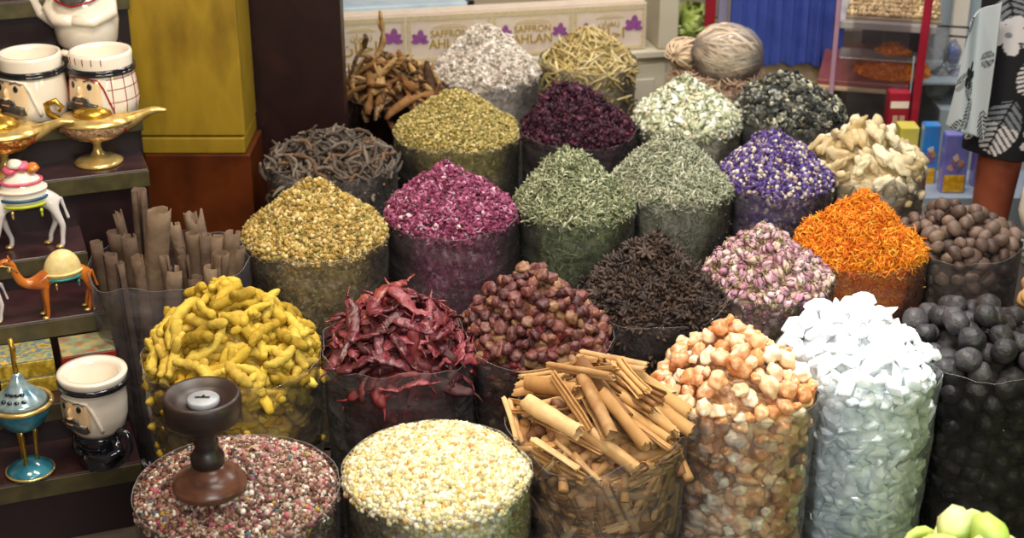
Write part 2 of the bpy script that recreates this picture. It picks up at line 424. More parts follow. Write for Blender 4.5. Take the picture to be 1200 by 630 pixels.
def wall(s, n, dims, zlo, zhi, inset=.004, ang=(-PI * .95, -PI * .05), mind=.8, flat=1.2):
    out = []; tries = 0
    while len(out) < n and tries < n * 60:
        tries += 1; L, a, var, scl = dims(len(out)); th = rng.uniform(*ang); z = rng.uniform(zlo, zhi)
        r = Rf(s, th) * float(taper(z)) - inset - a
        p = np.array((r * math.cos(th), r * math.sin(th), z))
        if any(np.linalg.norm(p - q[0]) < mind * max(a * 2, L * .45) for q in out): continue
        al = rng.uniform(-flat, flat); t = Vector((-math.sin(th), math.cos(th), 0)) * math.cos(al) + Vector((0, 0, 1)) * math.sin(al)
        # a straight thing inside a round wall sits on a chord
        hl = max(0, L / 2 - a) * math.cos(al); rr = math.sqrt(max(r * r - hl * hl, .0001)); p = np.array((rr * math.cos(th), rr * math.sin(th), z))
        out.append((p, t, var, scl))
    return [(tuple(p), t, v, c) for p, t, v, c in out]
def put(s, items, meshes, name, looks, cat, heap, group, wall_=False, align=True):
    """items -> objects. looks[variant] describes the variant."""
    for (p, d, var, scl) in items:
        o = bpy.data.objects.new(name, meshes[var]); C.objects.link(o)
        o.location = (s.x + p[0], s.y + p[1], p[2])
        if align:
            q = d.to_track_quat('X', 'Z'); q = q @ Matrix.Rotation(rng.uniform(0, 2 * PI) if align == 1 else rng.normal(0, .35), 3, 'X').to_quaternion()
        else: q = Matrix.Rotation(rng.uniform(0, 2*PI), 3, Vector(rng.normal(0, 1, 3)).normalized()).to_quaternion()
        o.rotation_euler = q.to_euler(); o.scale = (scl, scl, scl)
        zt = 'seen through the clear plastic under' if wall_ else zone(s, p[0], p[1], p[2])
        tag(o, f'{looks[var]} {zt} {heap}', cat, group)
def rest(s, name, label, cat, variants, pal, size, n_side, layer, inset, ztop=.49, n_top=0, rough=.6, spec=.4, mess=.5, sv=.2, lump=.0, ns=50, side=.004, sss=0., half=0.):
    """the uncounted remainder of a kind, filling the sack below the things built one by one"""
    variants = [tri(v) for v in variants]; pal = np.array([lin(c) for c in pal]); 
    ch = [core(s, inset + size * .9, layer, lump, side, pal=pal, ns=ns)]
    th = rng.uniform(-PI * .97, -.03, n_side); z = .1 + rng.uniform(0, 1, n_side) * (ztop - .1); r = RfA(s, th) * taper(z) - inset - size * .8; r = np.sqrt(r * r - half * half)
    nr = np.stack([np.cos(th), np.sin(th), 0 * th], 1)
    ch += scatter(variants, np.stack([r * np.cos(th), r * np.sin(th), z], 1), frames(nr, mess), np.ones(n_side) * rng.uniform(1 - sv, 1 + sv, n_side), pal[rng.choice(len(pal), n_side)], .04)
    if n_top:
        x, y = topsample(s, n_top, .93); z = surf(s, x, y) - layer + size * .2
        ch += scatter(variants, np.stack([x, y, z], 1), frames(normals(s, x, y, 0), mess), rng.uniform(1 - sv, 1 + sv, n_top), pal[rng.choice(len(pal), n_top)], .04)
    me = bigmesh(name, ch); o = link(name, me, mat_attr(name, rough, spec, sss), loc=(s.x, s.y, 0)); return tag(o, label, cat, kind='stuff')
def mk(name, gens, mat, smooth=True):
    out = []
    for g in gens:
        me = mesh_from(name, g[0], g[1], smooth); me.materials.append(mat); out.append(me)
    return out
R_ = rng.uniform
# ------------------------------------------------------------------ small pieces (unit size about 1)
def flake(l=1., w=.5, th=.06, curl=.3, seed=0):
    r = random.Random(seed); n = 4; V = []; 
    for i in range(n):
        t = i / (n - 1) - .5; ww = w * math.cos(t * 2.6) * .5 + .05 * l; z = curl * (t * t * 4 - .5) * l * .5
        V += [(t * l, -ww, z + r.uniform(-.08, .08)*l), (t * l, ww, z + r.uniform(-.08, .08)*l), (t * l, 0, z + th * 2)]
    Fc = []
    for i in range(n - 1):
        a, b = i * 3, i * 3 + 3
        Fc += [(a, b, b+2, a+2), (a+2, b+2, b+1, a+1), (a+1, b+1, b, a)]
    Fc += [(0, 2, 1), (n*3-3, n*3-2, n*3-1)]
    return np.array(V), Fc
def needle(l=1., r=.09, bend=.1, n=3, m=4):
    t = np.linspace(-.5, .5, m); p = np.stack([t * l, bend * (t * t * 4 - .5) * l, 0 * t], 1)
    return tube(p, r * (1 - .6 * np.abs(t * 2) ** 2), n)
def grain(seed, r=(1, .8, .8), amp=.25, sub=1): return blob(np.array(r) * .5, sub, amp, 1.8, seed)
def petal(seed):
    r = random.Random(seed); V = [(0, 0, 0)]; m = 6
    for i in range(m):
        a = 2*PI*i/m; V.append((.5*math.cos(a)*r.uniform(.8, 1.1), .42*math.sin(a)*r.uniform(.7, 1.1), r.uniform(-.05, .35)))
    V = np.array(V); W = V + np.array((0, 0, -.06)); Fc = [(0, i+1, (i+1) % m+1) for i in range(m)] + [(m+1, (i+1) % m+m+2, i+m+2) for i in range(m)]
    Fc += [(i+1, i+m+2, (i+1) % m+m+2, (i+1) % m+1) for i in range(m)]
    return np.concatenate([V, W]), Fc
def floret(seed):
    r = random.Random(seed); parts = [blob((.3, .3, .26), 1, .15, 2, seed)]
    for i in range(5):
        a = 2*PI*i/5 + r.uniform(-.3, .3); g = flake(.5, .3, .05, .4, seed+i); M = rotm('Z', a) @ rotm('Y', r.uniform(-.6, .3))
        parts.append(xf(g, M, 1, (.35*math.cos(a), .35*math.sin(a), .05)))
    return join(*parts)
flakes = [flake(1, .5, .05, c, i) for i, c in enumerate((.3, -.3, .6, .1))]
long_flakes = [flake(1.3, .32, .05, c, i+9) for i, c in enumerate((.3, -.4, .5, .15))]
petals = [petal(i) for i in range(6)]
grains = [grain(i) for i in range(6)]; fine = [grain(i+20, (1, .8, .7), .3, 0) for i in range(4)]
needles = [needle(1.4, .12, b) for b in (.05, .3, -.3, .5)]; curls = [needle(1.5, .16, b, 4, 5) for b in (.6, -.5, .3, .8)]

# ================================================================== STUFF HEAPS (nobody could count these)
make_sack(SA['potpourri'], 'clear plastic sack in the left front corner filled with mixed pink and brown incense chips', 0.050, .8, .002, rimamp=.002, rough=.1)
stuff_heap(SA['potpourri'], 'incense_chips', 'coarse mix of pink, brown and white incense chips filling the left front sack', 'incense mix',
  grains[:3] + flakes + fine[:2], ['#7c5c4c','#96705f','#b8948a','#a0706c','#cbbcae','#6a4038','#984a5c','#b4ac9c','#5c4638','#a4907a','#4c6470','#c05068','#a89038','#e0d8cc','#3e2e28'], 15000, 5000, .0085, .004, .9, .7, sv=.7, weights=[6,6,5,4,3,6,2,2.6,6,4,.9,.9,.6,1.8,3])
make_sack(SA['resin'], 'clear plastic sack at the front filled with pale yellow resin beads', 0.050, .8, .002, rimamp=.002, rough=.1)
stuff_heap(SA['resin'], 'resin_beads', 'pale cream and yellow resin beads filling the front sack between incense mix and cinnamon', 'resin beads',
  [grain(i+40, (1, .9, .85), .14, 2) for i in range(5)], ['#d4c89c','#dcd2ae','#ccb878','#e6e0ca','#c8a258','#c08644','#b8ae88','#d6c88c','#a89a74'], 6500, 2200, .0105, .003, 1., .5, rough=.4, sv=.35, weights=[5,5,3,5,1.2,.6,2,3,1.5], spec=.5)
make_sack(SA['cham'], 'clear plastic sack heaped with yellow chamomile flower heads, right of the bark rolls', 0.080, .8, .002)
stuff_heap(SA['cham'], 'chamomile_flowers', 'cone heap of dried yellow-green chamomile flower heads above the turmeric sack', 'dried flowers',
  [blob((.5, .5, .42), 1, .2, 2.5, i) for i in range(2)] + [floret(5), floret(6), floret(8)], ['#b89c54','#ccb474','#a48440','#988a48','#d8c490','#7e6a3a','#b08e50'], 6000, 3500, .0115, .009, .8, .7, sv=.3)
make_sack(SA['petal'], 'clear plastic sack heaped with magenta rose petals', 0.080, .8, .002, tint='#fff4fb')
stuff_heap(SA['petal'], 'dried_rose_petals', 'heap of crushed magenta and pink dried rose petals behind the chillies', 'dried petals',
  petals + flakes[:2], ['#86385c','#9e4c70','#b66c8c','#682840','#a6587c','#cc98b0','#6c3048','#503838','#d8bcc4'], 7500, 3500, .0125, .009, .9, .8, sv=.45, weights=[5,5,4,4,4,2,3,1,.7])
make_sack(SA['rosemary'], 'clear plastic sack heaped with green rosemary-like leaves', 0.070, .9, .002, tint='#f6fff0')
stuff_heap(SA['rosemary'], 'green_herb_leaves', 'heap of narrow grey-green dried herb leaves right of the rose petals', 'dried herb',
  needles + long_flakes, ['#858c68','#9aa07c','#b0b494','#70765a','#c4c6a8','#5c6448','#949470'], 7000, 3000, .0155, .009, .55, .8, sv=.4)
make_sack(SA['sage'], 'clear plastic sack heaped with silver-grey herb leaves', 0.070, .9, .002)
stuff_heap(SA['sage'], 'silver_herb_leaves', 'heap of silvery grey-green dried herb left of the violet flowers', 'dried herb',
  long_flakes + curls[:3], ['#9a9f86','#b0b39a','#868b72','#c6c8b4','#71745e','#a5a08a'], 7000, 3000, .0145, .009, .6, .8, sv=.4)
make_sack(SA['violet'], 'clear plastic sack heaped with violet and cream lavender buds', 0.100, .8, .002, tint='#fbf2ff')
stuff_heap(SA['violet'], 'violet_flowers', 'heap of small deep violet and cream dried flowers left of the ginger', 'dried flowers',
  petals[:3] + grains[:3], ['#564084','#6c569c','#403060','#8878ac','#d9cbb8','#c4b094','#4c3860','#e4dccf'], 6500, 3000, .012, .009, .8, .8, sv=.4, weights=[5,4,4,2.4,2,1.6,3,1.2], pal_side=None)
make_sack(SA['saff'], 'clear plastic sack heaped with bright orange safflower threads', 0.080, .7, .002, tint='#fff3e6')
stuff_heap(SA['saff'], 'safflower_threads', 'heap of bright orange safflower threads right of the pink rosebuds', 'safflower',
  curls + needles, ['#e88a1c','#f0a02c','#dc7414','#f4b444','#cc5c12','#e88420'], 8500, 3500, .0125, .016, .9, 1., sv=.4)
make_sack(SA['oregano'], 'clear plastic sack heaped with yellow-green seed husks', 0.060, .7, .0015, tint='#fbffef')
stuff_heap(SA['oregano'], 'yellow_green_herb', 'smooth cone of yellow-green crushed dried herb behind the magenta petals', 'dried herb',
  flakes + fine, ['#a89450','#bea868','#8c7a40','#cdbb84','#7c7442','#a49658'], 9000, 4500, .0095, .006, .6, .7, sv=.4)
make_sack(SA['hibiscus'], 'clear plastic sack heaped with dark purple hibiscus', 0.070, .9, .002)
stuff_heap(SA['hibiscus'], 'dried_hibiscus', 'peaked heap of blackish purple dried hibiscus petals beside the yellow-green herb', 'dried hibiscus',
  petals + long_flakes[:2], ['#3a1828','#482034','#2a121e','#5c2c42','#1f0f18','#70404f','#7c3440'], 5500, 2500, .0155, .011, .9, .9, sv=.4, weights=[5,5,5,3,4,1.5,.6], rough=.55)
make_sack(SA['white'], 'clear plastic sack heaped with whitish grey blossoms, in the back row', 0.110, .7, .002)
stuff_heap(SA['white'], 'white_blossoms', 'tall cone of whitish dried blossoms in front of the saffron boxes', 'dried flowers',
  [floret(i+3) for i in range(4)], ['#d4c8ba','#e8dfd4','#bdae9e','#f4efe8','#9c8f82','#dcd0c4'], 4500, 2500, .0135, .012, .8, .9, sv=.4)
make_sack(SA['senna'], 'clear plastic sack heaped with pale green leaves', 0.100, .9, .003)
stuff_heap(SA['senna'], 'pale_green_leaves', 'heap of flat pale green dried leaves above the silvery herb', 'dried leaves',
  [flake(1.2, .75, .04, c, i+30) for i, c in enumerate((.15, -.2, .3))] + petals[:2], ['#ccd0b0','#e0e2cc','#b0b694','#eff0e2','#949a78','#d4ccac'], 3500, 1600, .0215, .009, .45, .9, sv=.35)
make_sack(SA['flake'], 'short crumpled clear plastic sack heaped with black and grey lichen flakes', 0.110, 1.3, .006)
stuff_heap(SA['flake'], 'lichen_flakes', 'heap of crinkled black and pale grey lichen flakes below the blue sheet', 'dried lichen',
  [petal(i+50) for i in range(5)], ['#2b2c2a','#3d3e3a','#8f8f86','#55564f','#b5b4a6','#6f6a58','#c7bf9c'], 4200, 1500, .018, .013, 1.2, 1., sv=.5, weights=[5,5,3,4,1.6,1.5,1])

# ================================================================== COUNTABLE HEAPS
# ---- turmeric
def gen_turmeric(seed, L, branch=True, bend=.15):
    r = random.Random(seed); m = 15; t = np.linspace(-.5, .5, m); a = r.uniform(-bend, bend) * 1.1
    p = np.stack([t * L, a * L * (t * t * 4 - .5) * .5, .03 * L * np.sin(t * 5 + seed)], 1)
    rad = np.array([.0112 * (1 + .08 * math.sin(i * 2.1 + seed) + r.uniform(-.1, .1)) * (1 - abs(tt * 2) ** 5 * .4) * (1 + .25 * tt) for i, tt in enumerate(t)])
    g = [tube(p, rad, 10)]
    if branch:
        for k in range(r.choice((1, 2))):
            q = p[r.randint(4, 10)]; s_ = r.choice((-1, 1)); l2 = r.uniform(.018, .032)
            e = q + np.array((r.uniform(-.4, .9) * l2, s_ * l2, r.uniform(-.2, .6) * l2)); pts = [q + (e - q) * u for u in (0, .4, .75, 1)]
            g.append(tube(pts, [.008, .009, .0088, .0045], 8))
    V, Fc = join(*g); V = np.array([v + np.array(noise.noise_vector(Vector(v) * 110 + Vector((seed, 0, 0)))) * .0016 + np.array(noise.noise_vector(Vector(v) * 45 + Vector((0, seed, 0)))) * .0022 for v in V]); return V, Fc
TUR = ['#b08a1c','#cfa426','#dcb63a','#c09626','#e3c654','#a8862a','#c9a83c']
M_tur = mat_items('turmeric', ['#8c7020','#b09030','#c6a63c','#d4b850','#b89840'], .75, 70, .8, .4, spec=.2, bdist=.004)
tl = [.075, .09, .115, .055, .085, .105]; tg = [gen_turmeric(i, l, i != 3, .3) for i, l in enumerate(tl)]
mt = mk('turmeric_root', tg, M_tur); lk = ['knobbly yellow turmeric root', 'forked yellow turmeric root', 'long bent turmeric root', 'short stubby turmeric root', 'knuckled turmeric finger', 'long branching turmeric root']
s = SA['turmeric']
make_sack(s, 'clear plastic sack heaped with yellow turmeric roots beside the cup shelf', 0.070, 1.8, .004, rimamp=.012, tint='#fffbe6')
def d_t(i): v = int(rng.integers(0, 6)); c = R_(.8, 1.15); return tl[v] * c, .0115 * c, v, c
G1 = 'turmeric roots in the yellow sack'
put(s, drop(s, 210, d_t, .035, over=.004, sink=.5, cap=1.), mt, 'turmeric_root', lk, 'turmeric root', 'the yellow turmeric heap', G1)
put(s, wall(s, 90, d_t, .2, .49, .006, mind=.42), mt, 'turmeric_root', lk, 'turmeric root', 'the yellow turmeric heap', G1, True)
rest(s, 'turmeric_roots', 'turmeric roots packed deep inside the yellow sack', 'turmeric', tg, TUR, .012, 130, .04, .03, half=.045, mess=.15, n_top=60)
# ---- chillies
def gen_chilli(seed, L, w):
    r = random.Random(seed); m = 18; t = np.linspace(0, 1, m); a = r.uniform(.15, .4) * r.choice((-1, 1))
    p = np.stack([(t - .5) * L, a * L * ((t - .5) ** 2), .05 * L * np.sin(t * 7 + seed)], 1)
    rad = np.array([w * (min(1, tt * 6) ** .5) * (1 - tt ** 2.2 * .85) * (1 + .14 * math.sin(tt * 19 + seed) + r.uniform(-.1, .1)) + .0008 for tt in t])
    V, Fc = tube(p, rad, 12, flat=.42)
    V = np.array([v + np.array((0, 0, .0030 * noise.noise(Vector(v) * 100 + Vector((seed, 0, 0)))  * 2)) + np.array((0, .0042 * noise.noise(Vector(v) * 60 + Vector((0, seed, 0))), 0)) for v in V])
    st = tube([p[0], p[0] + np.array((-.008, 0, .002)), p[0] + np.array((-.022, .004, .004))], [.0035, .0022, .0016], 6)
    return join((V, Fc), st)
cl = [.11, .13, .15, .09, .12, .14]; cg = [gen_chilli(i, l, w) for i, (l, w) in enumerate(zip(cl, (.0145, .0125, .0135, .0155, .0155, .0115)))]
M_ch = mat_items('dried_chilli', ['#44181e','#6a2830','#863c44','#54242e','#94444a','#742e38','#a8523c'], .25, 70, 1., .25, spec=.6, bdist=.006)
mc = mk('dried_chilli', cg, M_ch); lk = ['wrinkled dark red dried chilli', 'curved dark red dried chilli', 'long glossy red dried chilli', 'broad short dried chilli', 'flattened dark red dried chilli', 'narrow bent dried chilli']
s = SA['chilli']
make_sack(s, 'clear plastic sack of dark red dried chillies behind the resin beads', 0.085, 2.6, .006, rimamp=.014, rimrise=.01)
def d_c(i): v = int(rng.integers(0, 6)); c = R_(.75, 1.15); return cl[v] * c, .011 * c, v, c
G2 = 'dried chillies in the red sack'
put(s, drop(s, 240, d_c, .03, over=.008, sink=.7, cap=1.1), mc, 'dried_chilli', lk, 'dried chilli', 'the dark red chilli heap', G2, align=2)
if 0: put(s, wall(s, 14, d_c, .4, .48, .016, mind=.5, flat=.4), mc, 'dried_chilli', lk, 'dried chilli', 'the dark red chilli heap', G2, True)
rest(s, 'dried_chillies', 'dried chillies packed deep inside the red sack', 'dried chilli', cg[:3], ['#4a1014','#3a0c10','#641a1c'], .012, 120, .035, .024, half=.06, mess=.12, n_top=80)
# ---- red dried berries
bg = [blob((.0148, .0132, .012), 3, .15, 1.8, i, .09, 4.5) for i in range(5)]
for i in range(5):
    V = bg[i][0]; k = np.clip((V[:, 2] - .006) / .008, 0, 1); V[:, 2] -= k * .006   # the sunken end of a dried berry
M_be = mat_items('dried_red_berry', ['#3a1a1e','#583034','#744038','#482428','#865444','#5c3034','#96704c'], .5, 120, .5, .22, spec=.5)
mb = mk('dried_red_berry', bg, M_be); lk = ['wrinkled dark red berry', 'round maroon berry', 'dented red dried berry', 'shrivelled brownish red berry', 'small dark crimson berry']
s = SA['rosehip']
make_sack(s, 'clear plastic sack heaped with dark red dried berries behind the cinnamon', 0.065, 1.2, .005)
def d_b(i): v = int(rng.integers(0, 5)); c = R_(.75, 1.15); return 0, .0135 * c, v, c
G3 = 'dried red berries in the sack behind the cinnamon'
put(s, drop(s, 240, d_b, .022, over=.005, sink=.5, K=24), mb, 'dried_red_berry', lk, 'dried berry', 'the red berry heap', G3, align=0)
put(s, wall(s, 60, d_b, .32, .5, .004, mind=.9), mb, 'dried_red_berry', lk, 'dried berry', 'the red berry heap', G3, True, align=0)
rest(s, 'dried_red_berries', 'dried red berries packed deep inside their sack', 'dried berries', bg[:3], ['#3c1a1a','#5c1c20','#6a3a2a','#7a5a3a'], .0135, 260, .026, .012, n_top=300)
# ---- star anise
def gen_anise(seed):
    r = random.Random(seed); g = [blob((.004, .004, .003), 1, .1, 1, seed)]
    for i in range(8):
        a = 2*PI*i/8 + r.uniform(-.1, .1); L = r.uniform(.018, .026); zz = r.uniform(-.001, .004)
        p = [(.002, 0, 0), (L*.4, 0, .0005), (L*.75, 0, zz*.6), (L, 0, zz+.002)]
        t_ = tube(p, [.002, .0046, .0038, .0006], 6, flat=.9, up=(0, 0, 1)); g.append(xf(t_, rotm('Z', a)))
    return join(*g)
ag = [gen_anise(i) for i in range(4)]
M_an = mat_items('star_anise', ['#221a18','#382c27','#2a201c','#4e3e35','#1c1513'], .55, 150, .3, .2, spec=.35)
ma = mk('star_anise', ag, M_an); lk = ['dark brown eight-pointed star anise'] * 4
s = SA['anise']
make_sack(s, 'clear plastic sack heaped with blackish star anise', 0.060, 1.2, .005)
def d_a(i): v = int(rng.integers(0, 4)); c = R_(.75, 1.15); return 0, .011 * c, v, c
it = drop(s, 300, d_a, .02, over=.01, sink=.9, K=10)
G4 = 'star anise in the dark sack'
def lay(s, it, mess=.6):
    out = []
    for (p, d, v, c) in it:
        n = normals(s, np.array([p[0]]), np.array([p[1]]), 0)[0] + rng.normal(0, mess, 3); n /= np.linalg.norm(n); out.append((p, Vector(n), v, c))
    return out
for (p, nn, v, c) in lay(s, it):
    o = bpy.data.objects.new('star_anise', ma[v]); C.objects.link(o); o.location = (s.x+p[0], s.y+p[1], p[2] - .004); o.scale = (c, c, c)
    o.rotation_euler = (nn.to_track_quat('Z', 'X') @ Matrix.Rotation(R_(0, 6), 3, 'Z').to_quaternion()).to_euler()
    tag(o, f'{lk[0]} {zone(s, p[0], p[1], 0)} the star anise heap', 'star anise', G4)
rest(s, 'star_anise_pods', 'star anise pods packed deep inside the dark sack', 'star anise', ag, ['#2a1c18','#3a2820','#4c3a30'], .008, 420, .022, .008, n_top=420, mess=.9)
# ---- rosebuds
def gen_bud(seed):
    r = random.Random(seed); g = [blob((.0105, .0074, .0072), 2, .16, 1.8, seed, .06, 5)]
    for i in range(3):
        a = 2*PI*i/3; g.append(xf(flake(.019, .012, .0008, -.25, seed+i), rotm('X', a), 1, (.002, .0068*math.sin(a)*-1, .0068*math.cos(a))))
    return join(*g)
def gen_calyx(seed):
    g = [tube([(-.009, 0, 0), (-.013, 0, 0), (-.017, .001, 0)], [.0042, .0022, .0011], 6)]
    for i in range(4):
        a = 2*PI*i/4+.4; g.append(xf(flake(.011, .003, .0006, .5, seed+i), rotm('X', a), 1, (-.006, -.0052*math.sin(a), .0052*math.cos(a))))
    return join(*g)
M_rb = mat_items('rosebud_petals', ['#a06a82','#c696a4','#dcb6bc','#a8748e','#ead8d0','#b8889c','#d8c0a8'], .7, 160, .3, .25, spec=.3)
M_cx = mat_plain('rosebud_calyx', ['#7a6f46','#9a9060'], .7, 90)
mrb = []
for i in range(5):
    a, b = gen_bud(i), gen_calyx(i); g = join(a, b); me = mesh_from('dried_rosebud', *g); me.materials.append(M_rb); me.materials.append(M_cx)
    me.polygons.foreach_set('material_index', [0]*len(a[1]) + [1]*len(b[1])); mrb.append(me)
lk = ['pale pink dried rosebud', 'small pink rosebud with green calyx', 'mauve pink dried rosebud', 'closed pink rosebud', 'faded pink rosebud']
s = SA['rosebud']
make_sack(s, 'clear plastic sack heaped with pale pink rosebuds', 0.070, 1.0, .003)
def d_r(i): v = int(rng.integers(0, 5)); c = R_(.85, 1.25); return .022 * c, .0075 * c, v, c
G5 = 'dried rosebuds in the pink sack'
put(s, drop(s, 262, d_r, .018, over=.006, sink=.5), mrb, 'dried_rosebud', lk, 'rosebud', 'the pink rosebud heap', G5)
put(s, wall(s, 38, d_r, .42, .5, .004, mind=.6), mrb, 'dried_rosebud', lk, 'rosebud', 'the pink rosebud heap', G5, True)
rest(s, 'dried_rosebuds', 'pink rosebuds packed deep inside their sack', 'rosebuds', [gen_bud(i) for i in range(3)], ['#b88a8c','#caa79c','#9a6a74','#b49a78','#8c8450'], .008, 600, .018, .006, n_top=500, mess=.7)
# ---- cinnamon quills
def gen_quill(seed, L, R1, double=True):
    r = random.Random(seed); sec = []; n = 18
    def spiral(cx, turn, sgn):
        o, i_ = [], []
        for k in range(n):
            u = k / (n-1); a = sgn * (u * turn) + (0 if sgn > 0 else PI); rr = R1 * (1 - .55 * u) * (1 if not double else .78)
            o.append((cx + rr * math.cos(a), rr * math.sin(a) )); i_.append((cx + (rr-.0021) * math.cos(a), (rr-.0021) * math.sin(a)))
        return o + i_[::-1]
    secs = [spiral(-R1*.62, 5.6, -1), spiral(R1*.62, 5.6, 1)] if double else [spiral(0, 7.2, 1)]
    g = []
    for sc in secs:
        m = 9; V = []; q = len(sc)
        for j in range(m):
            t = j/(m-1) - .5; by = r.uniform(-1, 1) * .0008; k = 1 + .06 * math.sin(t * 6 + seed)
            e0 = 0
            for idx, (yy, zz) in enumerate(sc):
                xx = t * L + (r.uniform(-.004, .004) if j in (0, m-1) else 0)
                V.append((xx, yy * k + by + .04 * L * t * t * (1 if seed % 2 else -1), zz * k))
        Fc = [(j*q+k, j*q+(k+1) % q, (j+1)*q+(k+1) % q, (j+1)*q+k) for j in range(m-1) for k in range(q)]
        for base, flip in ((0, False), ((m-1)*q, True)):   # the cut ends: a strip between outer and inner wall
            for k in range(n-1):
                f = (base+k, base+q-1-k, base+q-2-k, base+k+1); Fc.append(f[::-1] if flip else f)
        g.append((np.array(V), Fc))
    return join(*g)
ql = [.13, .15, .105, .14, .12, .13]; qr = [.0125, .0105, .0135, .0195, .0105, .0165]; qg = [gen_quill(i, l, r_, i not in (3, 5)) for i, (l, r_) in enumerate(zip(ql, qr))]
M_ci = mat_items('cinnamon', ['#7c5432','#a87a48','#cfa268','#b88650','#e0bc88','#96683c'], .6, 40, .3, .12, spec=.3)
mq = mk('cinnamon_stick', qg, M_ci, smooth=True)
for m_ in mq: m_.set_sharp_from_angle(angle=1.); lk = ['double-rolled cinnamon stick', 'long thin cinnamon stick', 'short rolled cinnamon stick', 'thick cinnamon quill', 'narrow cinnamon stick', 'wide hollow cinnamon quill']
s = SA['cinnamon']
make_sack(s, 'clear plastic sack of cinnamon sticks in the middle of the front row', 0.060, 3.0, .007, rimamp=.016, rimrise=.0)
def d_q(i):
    v = int(rng.integers(0, 6)); c = R_(.8, 1.05); return ql[v]*c, (qr[v]*1.1 if v in (3, 5) else qr[v]*1.3)*c, v, c
def az_q(): return rng.normal(math.radians(-40), .16) if rng.uniform() < .85 else rng.normal(math.radians(-62), .3)
G6 = 'cinnamon sticks in the front sack'
put(s, drop(s, 200, d_q, .045, azim=az_q, over=.012, sink=.85, tilt=.45, K=40, cap=1.1), mq, 'cinnamon_stick', lk, 'cinnamon stick', 'the cinnamon heap', G6)
put(s, wall(s, 55, d_q, .14, .48, .004, mind=.3, flat=1.3), mq, 'cinnamon_stick', lk, 'cinnamon stick', 'the cinnamon heap', G6, True)
rest(s, 'cinnamon_sticks', 'cinnamon sticks packed deep inside the front sack', 'cinnamon', [tube([(-.05, 0, 0), (.05, 0, 0)], .009, 8)], ['#a87c50','#82583a','#b58654'], .012, 110, .06, .012, half=.05, mess=.1, n_top=60)
# ---- frankincense
fg = [blob(r_, 3, .24, 1.4, i*3+1, .04, 3.4) for i, r_ in enumerate([(.019, .016, .014), (.024, .018, .015), (.016, .014, .012), (.027, .019, .016), (.017, .016, .015), (.0125, .011, .010)])]
def mat_resin():
    m = mat_items('frankincense', ['#c07c4c','#dca06c','#eac49a','#f4e2cc','#d49460','#eed2b0','#cc8450'], .28, 55, .4, .25, spec=.5)
    b = m.node_tree.nodes['Principled BSDF']; b.inputs['Subsurface Weight'].default_value = .7; b.inputs['Subsurface Radius'].default_value = (1, .5, .22); b.inputs['Subsurface Scale'].default_value = .02
    return m
M_fr = mat_resin(); mf = mk('frankincense_lump', fg, M_fr); lk = ['peach coloured resin lump', 'long amber resin lump', 'small cream resin lump', 'large frosted orange resin lump', 'rounded pinkish resin lump', 'little pale resin lump']
s = SA['frank']
make_sack(s, 'tall clear plastic sack heaped with peach coloured frankincense between cinnamon and white crystals', 0.080, 2.6, .006)
def d_f(i): v = int(rng.integers(0, 6)); c = R_(.8, 1.15); r_ = (.0165, .019, .014, .021, .0165, .0112)[v]*c; return r_*2.3, r_, v, c
G7 = 'frankincense lumps in the peach sack'
put(s, drop(s, 200, d_f, .028, over=.008, sink=.45), mf, 'frankincense_lump', lk, 'resin lump', 'the peach resin heap', G7)
put(s, wall(s, 115, d_f, .1, .5, .004, mind=.75), mf, 'frankincense_lump', lk, 'resin lump', 'the peach resin heap', G7, True)
rest(s, 'frankincense_lumps', 'frankincense lumps packed deep inside the peach sack', 'resin', fg[:3], ['#c08a5c','#d9a878','#b07a50','#e0c09a'], .02, 60, .045, .02, rough=.5)
# ---- alum crystals
def gen_crys(seed, r_):
    r = random.Random(seed); return hull([tuple(Vector((r.gauss(0, 1), r.gauss(0, 1), r.gauss(0, 1))).normalized() * Vector(r_)) if False else (lambda v: (v.x*r_[0], v.y*r_[1], v.z*r_[2]))(Vector((r.gauss(0, 1), r.gauss(0, 1), r.gauss(0, 1))).normalized()) for _ in range(20)])
ag2 = [gen_crys(i, r_) for i, r_ in enumerate([(.024, .018, .013), (.028, .02, .011), (.019, .016, .013), (.033, .022, .012), (.015, .013, .011), (.026, .022, .009)])]
M_al = mat_items('alum_crystal', ['#dfe6ea','#f2f5f7','#e6ecef','#fbfcfd'], .22, 40, .25, .2, spec=.6)
b = M_al.node_tree.nodes['Principled BSDF']; b.inputs['Subsurface Weight'].default_value = .8; b.inputs['Subsurface Radius'].default_value = (1, 1, 1); b.inputs['Subsurface Scale'].default_value = .02
mal = mk('alum_crystal', ag2, M_al, smooth=False); lk = ['chunky white alum crystal', 'flat white alum crystal', 'small clear-white alum crystal', 'large white crystal slab', 'little white crystal', 'thin white crystal plate']
s = SA['alum']
make_sack(s, 'tall clear plastic sack heaped with white crystals beside the black limes', 0.130, 2.4, .005, col='#f4f8f8')
def d_al(i): v = int(rng.integers(0, 6)); c = R_(.75, 1.1); r_ = (.019, .02, .016, .023, .014, .02)[v]*c; return r_*2.4, r_*.8, v, c
G8 = 'white alum crystals in the tall sack'
put(s, drop(s, 240, d_al, .045, over=.014, sink=.7, tilt=1.2), mal, 'alum_crystal', lk, 'crystal', 'the white crystal heap', G8)
put(s, wall(s, 100, d_al, .1, .5, .003, mind=.6), mal, 'alum_crystal', lk, 'crystal', 'the white crystal heap', G8, True)
rest(s, 'alum_crystals', 'white crystals packed deep inside the tall sack', 'crystals', [ag2[0], ag2[2], ag2[4]], ['#dfe6e8','#f0f4f5','#cfd8dc'], .012, 260, .05, .012, rough=.3)
